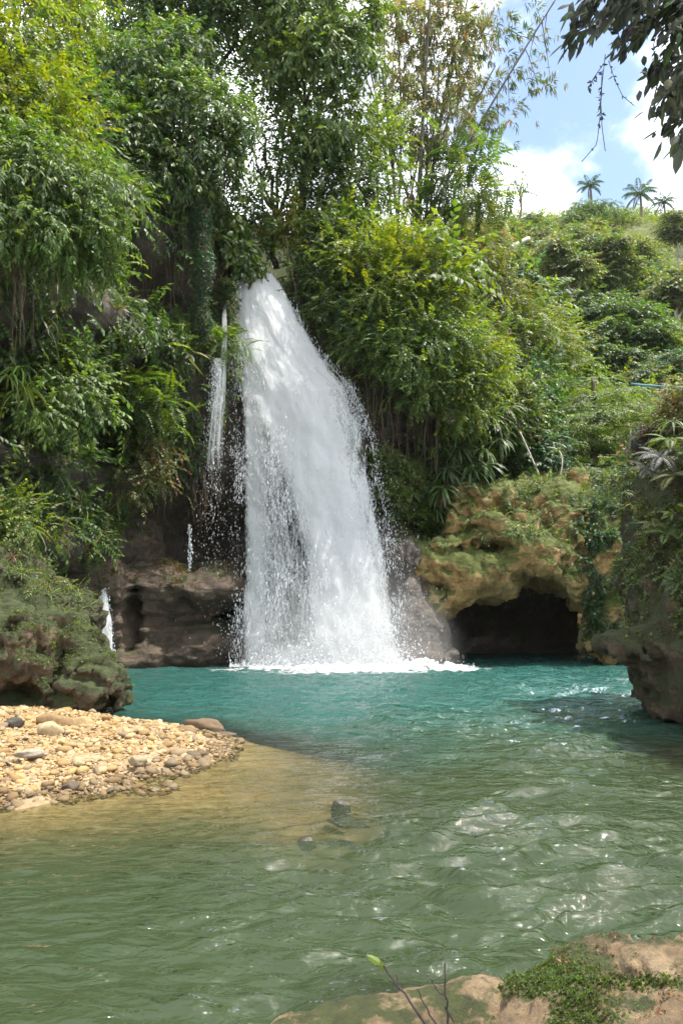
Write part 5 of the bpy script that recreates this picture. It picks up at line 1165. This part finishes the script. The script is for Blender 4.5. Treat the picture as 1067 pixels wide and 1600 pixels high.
# ---- slope bushes right
SLOPE = [('brush_bush', 'olive twiggy brush left of the pale fallen log', [(720, 400, 33, 36), (740, 440, 33, 42), (700, 450, 32, 36), (760, 480, 33, 38)], FINE1, .9, 'olive', ('yellow', .4), 150),
    ('brush_bush', 'rust-tinged dry brush on the crest right of the bamboo base', [(690, 375, 32, 24), (720, 365, 33, 22), (750, 375, 34, 24)], FINE1, .8, 'dry', ('olive', .4), 70),
    ('feathery_bush', 'soft feathery lime bush in the middle of the right slope', [(790, 540, 32, 48), (840, 560, 33, 44), (800, 500, 33, 40), (860, 530, 34, 34), (760, 545, 31, 32)], FINE1, .85, 'lime', ('olive', .5), 220),
    ('pale_leaf_bush', 'bush with whitish broad leaves on the right slope below the fallen log', [(790, 455, 38, 34), (830, 475, 38, 30), (770, 425, 38, 26)], BROADBIG, .9, 'blue', ('lime', .5), 80),
    ('slope_shrub', 'green leafy shrub left of the layered tree', [(820, 615, 30, 30), (838, 655, 30, 20), (806, 650, 29, 28), (825, 590, 31, 26)], SMALL1, .75, 'mid', ('blue', .4), 110),
    ('slope_shrub', 'olive small-leaved shrub above the leaning dead stick', [(800, 620, 28.5, 26), (790, 655, 28, 24), (825, 680, 28.5, 22)], SMALL1, .6, 'olive', ('mid', .4), 70),
    ('round_leaf_shrub', 'dark big-leaved shrub beside the arched stem over the cave rock', [(845, 695, 28.4, 20), (832, 722, 28, 18), (860, 725, 28.4, 14)], BROADBIG, .62, 'blue', ('mid', .4), 50)]
for nm, lab, lo_, tp_, sz_, pal, mixp, cl in SLOPE:
    plant(nm, lab, 'bush' if 'bush' in nm else 'shrub', lo_, cl, 8, tp_, sz_, pal, trunk=.05, mix=mixp, trunk_name='stem', crown_name='foliage')

# layered tree
lt = at(925, 745, 31.6); t = thing('layered_tree', lt, 'green tree with flat tiers of foliage behind the cave rock', 'tree'); Lv = Leaves(); br_ = []
TIERS = [(930, 596, 38), (880, 606, 30), (975, 612, 34), (925, 625, 55), (900, 640, 48), (970, 640, 48), (935, 655, 68), (990, 662, 34), (890, 668, 42), (950, 680, 52), (905, 692, 44), (985, 690, 36), (940, 708, 56), (880, 718, 36), (990, 715, 36), (915, 735, 50), (965, 735, 44), (1005, 640, 22), (870, 640, 24), (1010, 670, 18)]
top = at(925, 590, 31.6)
for (px_, py_, rp) in TIERS:
    c = at(px_, py_, 31.4 + rng.normal() * .9); rr_ = rp / FPX * 31.6; n_ = int(105 * rr_ * rr_) + 30
    a_ = rng.uniform(0, 6.28, n_); q_ = np.sqrt(rng.random(n_)) * rr_; o_ = np.stack([np.cos(a_) * q_, np.sin(a_) * q_ * 1.1, rng.normal(size=n_) * .06 - .10 * (q_ / rr_) ** 2], -1)
    dd_ = unit(np.stack([np.cos(a_), np.sin(a_), np.full(n_, -.08)], -1) + rng.normal(size=(n_, 3)) * .15); Lv.put(SMALL1, c + o_, dd_, np.array([0, 0, 1.]) + rng.normal(size=(n_, 3)) * .2, .46 * rng.uniform(.7, 1.2, n_), 'mid', .18, ('lime', .55))
    h_ = np.clip((c[2] - lt[2]) / (top[2] - lt[2]), 0.1, .98); tr_ = lt + (top - lt) * h_; br_.append(tube_np(bez(tr_, c, (0, 0, .1), 6), np.linspace(.05, .015, 6), 5))
obj('crown', Lv.mesh('crown'), LEAF, t); NV.append(('layered', Lv.tris))
V, F = join_np(br_ + [tube_np(bez(lt, top, (.1, 0, 0), 10), np.linspace(.2, .06, 10), 8)]); obj('trunk', mesh_np('trunk', V, F, smooth=True), BARK, t)

def pad_tree(name, label, lobes, pads, per, tpls, size, pal, base, trunk, mix=None, trunk_mat=None):
    b = at(*base); t = thing(name, b, label, 'tree'); Lv = Leaves(); L = lobes_px(lobes)
    ar = np.array([r_[0] ** 2 for _, r_ in L]); ar = ar / ar.sum(); tips = []
    for (c, r_), a_ in zip(L, ar):
        k = max(4, int(pads * a_)); n_ = rdir(k); P = c + n_ * np.array(r_) * rng.uniform(.35, 1.0, (k, 1)) ** .6
        for p in P:
            R0 = r_[0] * rng.uniform(.28, .5); m_ = per; th = rng.uniform(0, 6.283, m_); q_ = np.sqrt(rng.random(m_)) * R0
            o_ = np.stack([np.cos(th) * q_, np.sin(th) * q_, -.22 * q_ * q_ / R0 + rng.normal(size=m_) * .06 * R0], -1)
            Lv.put(tpls, p + o_, np.stack([np.cos(th), np.sin(th), np.full(m_, -.05)], -1) + rng.normal(size=(m_, 3)) * .3, np.array([0, 0, 1.]) + rng.normal(size=(m_, 3)) * .25, size * rng.uniform(.7, 1.2, m_), pal, .25, mix)
        tips.append(c)
    obj('crown', Lv.mesh('crown'), LEAF, t); NV.append((label[:30], Lv.tris))
    V, F = limb_paths(b, L, trunk, fork=.5); obj('trunk', mesh_np('trunk', V, F, smooth=True), trunk_mat or BARK, t)
# hill trees
HT = [('spreading_tree', 'big dark spreading tree with open limbs in the middle of the hillside', [(880, 405, 62, 40), (920, 395, 62, 38), (850, 440, 61, 34), (935, 435, 61, 36), (895, 370, 63, 30), (890, 440, 60.5, 30), (965, 420, 62, 24), (860, 400, 62, 30), (825, 450, 61, 22)], 260, SMALL1, 1.4, 'dark', ('olive', .35), (900, 500, 61), .4),
    ('ridge_tree', 'rounded dark green tree on the ridge below the left palm', [(915, 332, 95, 27), (945, 332, 95, 27), (900, 350, 94, 24), (935, 356, 94, 26), (970, 350, 95, 20), (885, 350, 95, 18)], 190, SMALL1, 1.15, 'dark', ('mid', .45), (930, 385, 95), .4),
    ('hillside_tree', 'broad dark tree right of centre beneath the spreading tree', [(960, 490, 50, 32), (1000, 500, 50, 32), (940, 520, 49, 30), (985, 530, 49, 34), (1020, 520, 49, 28), (930, 550, 48, 26), (970, 560, 48, 28)], 210, SMALL1, 1.35, 'mid', ('dark', .5), (975, 600, 49), .25),
    ('hillside_tree', 'dark leafy tree left of the broad dark tree on the hillside', [(920, 490, 52, 26), (905, 520, 51, 26), (935, 470, 53, 22)], 90, SMALL1, 1.35, 'dark', ('mid', .4), (915, 570, 52), .2),
    ('hillside_tree', 'tree with a tall pale trunk at the right edge of the hillside', [(1050, 450, 55, 28), (1075, 440, 55, 26), (1030, 460, 55, 20), (1060, 430, 56, 20)], 80, SMALL1, 1.5, 'olive', ('mid', .3), (1059, 590, 54), .2),
    ('hillside_tree', 'green tree just left of the ridge tree on the skyline', [(830, 345, 92, 16), (800, 345, 92, 14), (850, 356, 92, 16)], 70, SMALL1, 1.1, 'mid', ('olive', .4), (825, 380, 92), .25),
    ('hillside_tree', 'low spreading olive tree at the left foot of the ridge tree', [(840, 375, 84, 24), (870, 385, 84, 22), (815, 385, 83, 20)], 70, SMALL1, 1.8, 'olive', ('dark', .3), (845, 415, 83), .25),
    ('hillside_tree', 'small dark round tree under the right-hand palms on the ridge', [(1033, 345, 100, 12), (1042, 352, 100, 10)], 36, SMALL1, .9, 'dark', ('mid', .3), (1033, 355, 100), .2),
    ('hillside_tree', 'pale green tree on the hill just right of the spreading tree', [(1000, 430, 66, 24), (1020, 450, 65, 22), (980, 450, 65, 18)], 70, SMALL1, 1.5, 'lime', ('blue', .4), (1000, 490, 65), .2),
    ('hillside_tree', 'bright green tree between the bamboo and the skyline trees', [(760, 375, 60, 24), (790, 360, 62, 20), (740, 360, 60, 18)], 60, SMALL1, 1.4, 'olive', ('lime', .4), (765, 410, 60), .2),
    ('hillside_tree', 'yellow-green bushy tree low on the slope behind the layered tree', [(870, 570, 42, 28), (900, 580, 42, 24), (850, 600, 40, 24)], 80, SMALL1, 1.0, 'lime', ('mid', .4), (870, 640, 41), .12),
    ('hillside_tree', 'grey-green tree above the blue pipe at the right edge', [(1030, 575, 44, 24), (1055, 560, 44, 22), (1010, 585, 43, 18), (1045, 640, 36, 26), (1020, 640, 36, 20)], 90, SMALL1, 1.0, 'blue', ('olive', .4), (1035, 690, 40), .12)]
for nm, lab, lo_, cl, tp_, sz_, pal, mixp, base, tr_ in HT:
    pad_tree(nm, lab, lo_, int(cl * .7), 13, tp_, sz_ * .85, pal, base, tr_, mixp, trunk_mat=PALEBARK if 'pale trunk' in lab else BARK)
SRC = [o_ for o_ in scene.objects if o_.get('category') == 'tree' and o_.name.startswith(('hillside_tree', 'spreading_tree'))]
SRC = [o_ for o_ in SRC if 45 < o_.location.y < 70 and ('pale' in o_['label'] or 'bright' in o_['label'])]
FARG = 'trees scattered over the far hillside'
hx = rng.uniform(8, 62, 900); hy = rng.uniform(48, 112, 900); hp = np.stack([hx, hy, hill(np.stack([hx, hy], -1))], -1); a_, b_ = proj(hp)
ok = (a_ > 745) & (a_ < 1064) & (b_ > 385) & (b_ < 590) & (hy < 96); hp = hp[ok]; a_, b_ = a_[ok], b_[ok]; got = []
for k_ in range(len(hp)):
    if len(got) >= 18: break
    if any(np.hypot(a_[k_] - q[0], b_[k_] - q[1]) < 26 for q in got): continue
    if np.hypot(a_[k_] - 890, b_[k_] - 420) < 45: continue
    src = SRC[int(rng.integers(0, len(SRC)))]
    sc_ = rng.uniform(.55, .9) * (.75 + .004 * hp[k_, 1]); c_ = src.copy(); COL.objects.link(c_); c_.location = hp[k_] - np.array([0, 0, .4]); c_.scale = (sc_, sc_, sc_ * rng.uniform(.85, 1.1)); c_.rotation_euler[2] = rng.uniform(0, 6.28)
    got.append((a_[k_], b_[k_], c_)); c_['group'] = FARG; c_.name = 'hillside_tree'
    for ch in src.children:
        d_ = ch.copy(); COL.objects.link(d_); d_.parent = c_
got.sort(key=lambda q: q[1]); ORD = ['first', 'second', 'third', 'fourth', 'fifth', 'sixth', 'seventh']
for r_, nm in enumerate(('upper', 'middle', 'lower')):
    for k_, q in enumerate(sorted(got[r_ * 6:r_ * 6 + 6], key=lambda q: q[0])): q[2]['label'] = f'small tree in the {nm} band of scattered hillside trees, {ORD[k_]} from the left'
# bare twiggy tree on the skyline
tb = at(811, 345, 90); t = thing('sparse_tree', tb, 'thin sparse tree poking above the skyline left of the palms', 'tree'); ps = [tube_np(bez(tb, at(812, 300, 90), (.2, 0, 0), 8), np.linspace(.16, .08, 8), 5)]; tip_ = []
for k_ in range(12):
    e_ = at(812 + rng.normal() * 11, 288 + rng.normal() * 8, 90); ps.append(tube_np(bez(at(812, 312 + rng.normal() * 6, 90), e_, (0, 0, .3), 6), np.linspace(.06, .03, 6), 4)); tip_.append(e_ + rng.normal(size=(3, 3)) * .4)
V, F = join_np(ps); obj('trunk', mesh_np('trunk', V, F), BARK, t); Lv = Leaves(); tip_ = np.concatenate(tip_); Lv.put(BAMB, tip_, rdir(len(tip_)), np.array([0, 0, 1.]), .5, 'dark'); obj('crown', Lv.mesh('crown'), LEAF, t)
# palms
for (px_, py_, pb, Y_, s_, lab) in [(921, 290, 345, 97, .82, 'leftmost palm tree, rising behind the ridge tree on the skyline'), (999, 303, 350, 98, 1.08, 'tallest palm tree with a clear trunk on the skyline'), (1036, 316, 352, 101, .78, 'small palm tree partly hidden behind a dark round tree at the skyline edge')]:
    b = at(px_ + 1, pb, Y_); c = at(px_, py_, Y_); t = thing('palm_tree', b, lab, 'palm tree', 'palm trees on the ridge')
    Lv = Leaves(); x_ = unit(np.array([rng.normal(), rng.normal(), 0])); Lv.put([palm_tpl(17, 2.3)], c[None], x_[None], np.array([[0, 0, 1.]]), np.array([s_]), 'dark', .15); obj('crown', Lv.mesh('crown'), LEAF, t)
    V, F = tube_np(bez(b, c, (.15, 0, 0), 8), np.linspace(.2, .13, 8), 7); obj('trunk', mesh_np('trunk', V, F, smooth=True), BARK, t)

# ---- logs, sticks, pipe
def stick(name, label, cat, p0, p1, r, sag=(0, 0, 0), mat=DEAD, r1=None):
    V, F = tube_np(bez(p0, p1, sag, 12), np.linspace(r, r1 or r * .8, 12), 8, .04); return obj(name, mesh_np(name, V, F, smooth=True), mat, None, label=label, category=cat)
stick('fallen_log', 'pale bare log slanting out of the hillside scrub', 'log', at(783, 393, 44), at(826, 372, 45), .13)
stick('leaning_stick', 'pale dead stick leaning on the slope above the cave rock', 'stick', at(812, 675, 27), at(842, 742, 26.6), .032, (0, 0, 0), PALEBARK)
stick('arched_stem', 'thin arched bare stem beside the layered tree', 'stem', at(852, 700, 27.4), at(872, 752, 27), .035, (.32, 0, .35), PALEBARK)
pm = simple_mat('blue_plastic', [(0.3, (0.06, 0.16, 0.19)), (0.7, (0.10, 0.24, 0.27))], 3, .4, .05)
stick('water_pipe', 'blue water pipe crossing the gorge at the right edge', 'pipe', at(985, 600, 24), at(1180, 606, 22), .036, (0, 0, -.06), pm)

# ---- moss and plants on the rocks (parts of the rock)
def rock_cover(root, V, Nn, sets, name='moss', pxmask=None):
    px_, py_ = proj(V); Lv = Leaves()
    for (n_, tp_, size, pal, upmin, mixp, fn, drp) in sets:
        w = np.clip(Nn[:, 2] - upmin, 0, 1) * (Nn[:, 1] < .45) * np.clip(.3 + 1.6 * fbm(V * 1.1, 3, 900), .0, 2)
        if fn is not None: w = w * fn(px_, py_)
        k = rng.choice(len(V), n_, p=w / w.sum()); nn_ = Nn[k]
        if tp_ in (FERN, ROSE, STRAP, GRASS):
            z_ = unit(nn_ * .7 + np.array([0, 0, .7]) + rng.normal(size=(n_, 3)) * .2); x_ = unit(np.cross(z_, rdir(n_))); Lv.put(tp_, V[k], x_, z_, size * rng.uniform(.6, 1.3, n_), pal, .3, mixp)
        else: Lv.put(tp_, V[k] + nn_ * size * .06, unit(nn_ + rng.normal(size=(n_, 3)) * .6 + np.array([0, 0, drp])), nn_ + np.array([0, 0, .6]), size * rng.uniform(.6, 1.4, n_), pal, .35, mixp)
    obj(name, Lv.mesh(name), LEAF, root, kind='stuff'); NV.append((name, Lv.tris))
g = lambda cx, cy, sx, sy: (lambda a, b_: np.exp(-((a - cx) / sx) ** 2 - ((b_ - cy) / sy) ** 2))
rock_cover(bo, BOV, BON, [(5200, TINY1, .05, 'moss', -.3, ('lime', .2), lambda a, b_: (b_ < 1075) * 1.0, 0), (240, GRASS, .22, 'lime', .0, ('brown', .25), lambda a, b_: sstep(980, 880, b_), 0), (60, FERN, .2, 'moss', -.1, ('mid', .3), lambda a, b_: sstep(960, 880, b_), 0), (240, SMALL1, .22, 'olive', -.4, ('lime', .4), lambda a, b_: sstep(960, 880, b_), -.3)])
rock_cover(cv, CAV, CAN, [(3300, TINY1, .085, 'moss', .35, ('lime', .5), lambda a, b_: np.exp(-((a - 790) / 95) ** 2 - ((b_ - 790) / 45) ** 2), 0), (900, TINY1, .09, 'moss', .2, ('lime', .4), lambda a, b_: (b_ < 850) * 1.0, 0), (420, GRASS, .36, 'lime', .0, ('olive', .4), lambda a, b_: (b_ < 860) * (a > 700) * 1.0, 0), (130, FERN, .32, 'mid', -.2, ('lime', .4), lambda a, b_: (b_ < 860) * (a > 690) * 1.0, 0),
    (700, SMALL1, .36, 'mid', -.7, ('olive', .4), lambda a, b_: np.exp(-((a - 830) / 70) ** 2 - ((b_ - 780) / 35) ** 2) + .8 * np.exp(-((a - 880) / 50) ** 2 - ((b_ - 820) / 40) ** 2), -.2),
    (900, BROAD1, .34, 'dark', -.9, ('blue', .5), g(942, 870, 24, 75), -.5)], 'moss')
rock_cover(rc, RCV, RCN, [(5000, TINY1, .10, 'moss', -.9, ('mid', .25), lambda a, b_: (b_ < 1000) * 1.0, 0), (1500, SMALL1, .24, 'dark', -.8, ('olive', .5), lambda a, b_: (b_ < 930) * 1.0, -.4), (90, FERN, .30, 'dark', -.6, ('olive', .5), lambda a, b_: (b_ < 960) * 1.0, 0), (420, GRASS, .24, 'olive', -.6, ('brown', .4), lambda a, b_: (b_ < 900) * 1.0, 0)])
rock_cover(fg, FGV, FGN, [(13000, TINY1, .0125, 'moss', -.2, ('mid', .5), lambda a, b_: np.exp(-((a - 850) / 62) ** 2 - ((b_ - 1580) / 45) ** 2) + .35 * np.exp(-((a - 960) / 60) ** 2 - ((b_ - 1535) / 9) ** 2), .2), (420, GRASS, .026, 'mid', -.2, ('lime', .4), g(830, 1570, 40, 40), .2), (260, TINY1, .022, 'brown', -.2, None, None, 0)])
rock_cover(le, LEDV, LEDN, [(900, TINY1, .11, 'brown', .1, ('olive', .5), lambda a, b_: (b_ < 930) * 1.0, 0)])
# ferns and leafy plants on the right-hand rock wall
for lab, cat, tp_, sp, pal, mx_ in [
    ('green fern arching out near the top of the right rock wall', 'fern', FERN, [(1045, 690, 13.2, .55)], 'mid', ('lime', .3)),
    ('grey dried fern fronds drooping on the right rock wall', 'fern', FERN, [(1030, 715, 13.0, .55), (1010, 735, 13.2, .4)], 'grey', None),
    ('broad green fern frond at the right edge beneath the dried fronds', 'fern', FERN, [(1055, 745, 12.8, .6)], 'lime', ('olive', .5)),
    ('fern hanging low on the right rock wall under the broad-leaved plant', 'fern', FERN, [(1040, 835, 12.7, .45), (1020, 820, 12.9, .35)], 'olive', ('mid', .5)),
    ('strap-leaved fern cresting the right rock wall', 'fern', STRAP, [(1050, 660, 13.4, .5), (1060, 690, 13.2, .5)], 'olive', ('lime', .4)),
    ('small tufted plant on the nose of the right rock wall', 'plant', STRAP, [(985, 790, 13.6, .3), (975, 770, 13.8, .28)], 'olive', ('brown', .4)),
    ('glossy broad-leaved plant at the right edge of the rock wall', 'plant', BIGPAD, [(1058, 790, 12.6, .24), (1048, 800, 12.6, .2), (1062, 812, 12.6, .2)], 'mid', ('lime', .4))]:
    leafy('wall_fern' if cat == 'fern' else 'wall_plant', lab, cat, tp_, sp, pal, mix=mx_)
plant('mauve_shrub', 'small dry mauve-grey shrub on top of the right rock wall', 'shrub', [(1015, 690, 14.5, 16), (1000, 700, 14.6, 10)], 24, 6, TINY, .2, 'grey', base=(1012, 715, 14.7), trunk=.02, mix=('brown', .4), trunk_name='stem', crown_name='foliage')
plant('wall_shrub', 'brownish shrub hiding the top of the right rock wall', 'shrub', [(1060, 640, 14.2, 26), (1085, 620, 14, 30), (1045, 670, 14.2, 18)], 70, 7, SMALL, .28, 'olive', base=(1075, 700, 14.4), trunk=.02, mix=('brown', .35), trunk_name='stem', crown_name='foliage')
plant('wall_shrub', 'low green shrub on the far corner of the right rock wall', 'shrub', [(965, 760, 15.4, 14), (985, 735, 15.3, 18), (1000, 760, 15, 18)], 60, 6, SMALL, .26, 'dark', base=(985, 790, 15.5), trunk=.02, mix=('olive', .35), trunk_name='stem', crown_name='foliage')

# ---- overhanging branch, top right, with trailing vine
BL = [Tpl() for _ in range(3)]
for T_ in BL: T_.leaf((0, 0, 0), (1, 0, 0), (0, 0, 1), 1.0, .40 + rng.normal() * .03, .12 + rng.normal() * .05, .12, 2); T_.done()
BLM = []
for T_ in BL:
    for c_ in PAL['backlit_dark']: me_ = mesh_np('leaf', T_.v, T_.f, np.tile(c_, (len(T_.v), 1))); me_.materials.append(LEAFDULL); BLM.append(me_)
def put_leaf_parts(t, pos, d, up, size):
    d = unit(d); y_ = unit(np.cross(up, d)); z_ = np.cross(d, y_); o0 = np.array(t.location)
    for k_ in range(len(pos)):
        o_ = bpy.data.objects.new('leaf', BLM[rng.integers(0, len(BLM))]); COL.objects.link(o_); o_.parent = t; M = Matrix(np.stack([d[k_], y_[k_], z_[k_]], 1).tolist())
        o_.matrix_basis = Matrix.LocRotScale(Vector(pos[k_] - o0), M.to_quaternion(), Vector((size[k_],) * 3))
t = thing('overhanging_branch', at(1100, 20, 2.4), 'dark backlit leafy branch hanging in from the top right corner', 'branch'); Lv = Leaves(); br_ = []
TW = [((1140, -40), (885, 60)), ((1140, -40), (930, 30)), ((1140, -20), (960, 75)), ((1150, 10), (1010, 120)), ((1160, 60), (1025, 165)), ((1170, 90), (1040, 205)), ((1160, -60), (970, 10)), ((1160, -10), (1040, 60)), ((1170, 40), (1060, 120)), ((1180, 100), (1070, 225)), ((1100, -60), (900, 15)), ((1160, 0), (985, 50)), ((1180, 70), (1052, 170))]
for (a, b_) in TW:
    Yb = 2.4 + rng.normal() * .14; P = bez(at(*a, Yb + .12), at(*b_, Yb), (0, 0, .04), 14); br_.append(tube_np(P, np.linspace(.0065, .002, 14), 5))
    n_ = 120; ti = rng.uniform(.25, 1.0, n_); q_ = np.stack([np.interp(ti, np.linspace(0, 1, 14), P[:, c]) for c in range(3)], -1) + rng.normal(size=(n_, 3)) * .019
    dr = unit(P[-1] - P[0]); dd_ = dr * .8 + rng.normal(size=(n_, 3)) * .5 + np.array([0, 0, -.75]); uu_ = rng.normal(size=(n_, 3)) * .4 + np.array([0, -.2, 1.]); ss_ = .060 * rng.uniform(.7, 1.25, n_)
    put_leaf_parts(t, q_[:23], dd_[:23], uu_[:23], ss_[:23]); Lv.put(BL, q_[23:], dd_[23:], uu_[23:], ss_[23:], 'backlit_dark', .15)
obj('leaves', Lv.mesh('leaves'), LEAFDULL, t, kind='stuff')
for V, F in br_: obj('twig', mesh_np('twig', V, F), DARKTWIG, t)
t = thing('trailing_vine', at(940, 80, 2.4), 'thin dark vine trailing down against the sky below the overhanging branch', 'vine'); Lv = Leaves(); br_ = []
for path in [[(945, 85), (940, 130), (937, 180), (932, 225), (908, 253)], [(940, 110), (938, 160), (940, 200), (945, 236)], [(950, 95), (960, 125), (972, 150), (990, 165)], [(942, 100), (925, 125), (918, 140)], [(1030, 40), (1020, 70), (1022, 95)]]:
    p = np.array(path, float); ti = np.linspace(0, 1, 18); tt = np.linspace(0, 1, len(p)); W_ = at(np.interp(ti, tt, p[:, 0]), np.interp(ti, tt, p[:, 1]), 2.4); br_.append(tube_np(W_, 0.0013, 4))
    n_ = 17; tj = rng.beta(1.1, 1.8, n_); q_ = np.stack([np.interp(tj, ti, W_[:, c]) for c in range(3)], -1); Lv.put(BL, q_, unit(rng.normal(size=(n_, 3)) * .6 + np.array([0, 0, -.5])), rdir(n_), .016 * rng.uniform(.6, 1.3, n_), 'backlit_dark', .2)
obj('leaves', Lv.mesh('leaves'), LEAFDULL, t)
for V, F in br_: obj('stem', mesh_np('stem', V, F), DARKTWIG, t)

# ---- bare twig plant in the foreground
t = thing('bare_twig', at(690, 1610, 3.5), 'dark bare forked twig with one bright green leaf in front of the water', 'twig'); br_ = []
for pth, r in [([(672, 1612), (650, 1578), (622, 1542), (598, 1508)], .006), ([(700, 1612), (697, 1560), (694, 1505)], .005), ([(697, 1560), (682, 1545), (672, 1528)], .004), ([(690, 1612), (668, 1580), (652, 1545)], .004), ([(622, 1542), (619, 1522)], .003), ([(694, 1575), (706, 1590), (712, 1612)], .004)]:
    p = np.array(pth, float); ti = np.linspace(0, 1, 10); tt = np.linspace(0, 1, len(p)); br_.append(tube_np(at(np.interp(ti, tt, p[:, 0]), np.interp(ti, tt, p[:, 1]), 3.3) + rng.normal(size=(10, 3)) * .002, np.linspace(r, r * .6, 10), 6, .1))

for V, F in br_: obj('stem', mesh_np('stem', V, F), DARKTWIG, t)
Lv = Leaves(); Lv.put(BL, at(np.array([598., 594.]), np.array([1508., 1500.]), 3.3), np.array([[-.9, 0, .55], [.25, 0, -.8]]), np.array([[0, -1, .6], [0, -1., .6]]), np.array([.075, .05]), 'lime', .1); obj('leaf', Lv.mesh('leaf'), LEAF, t)
print('TRIS', sum(n_ for _, n_ in NV)); print(NV)
tot = 0
for o_ in scene.objects:
    if o_.type == 'MESH': tot += sum(len(p.vertices) - 2 for p in []) or len(o_.data.loops) - 2 * len(o_.data.polygons)
print('ALL TRIS', tot, 'time', round(time.time() - T0, 1))
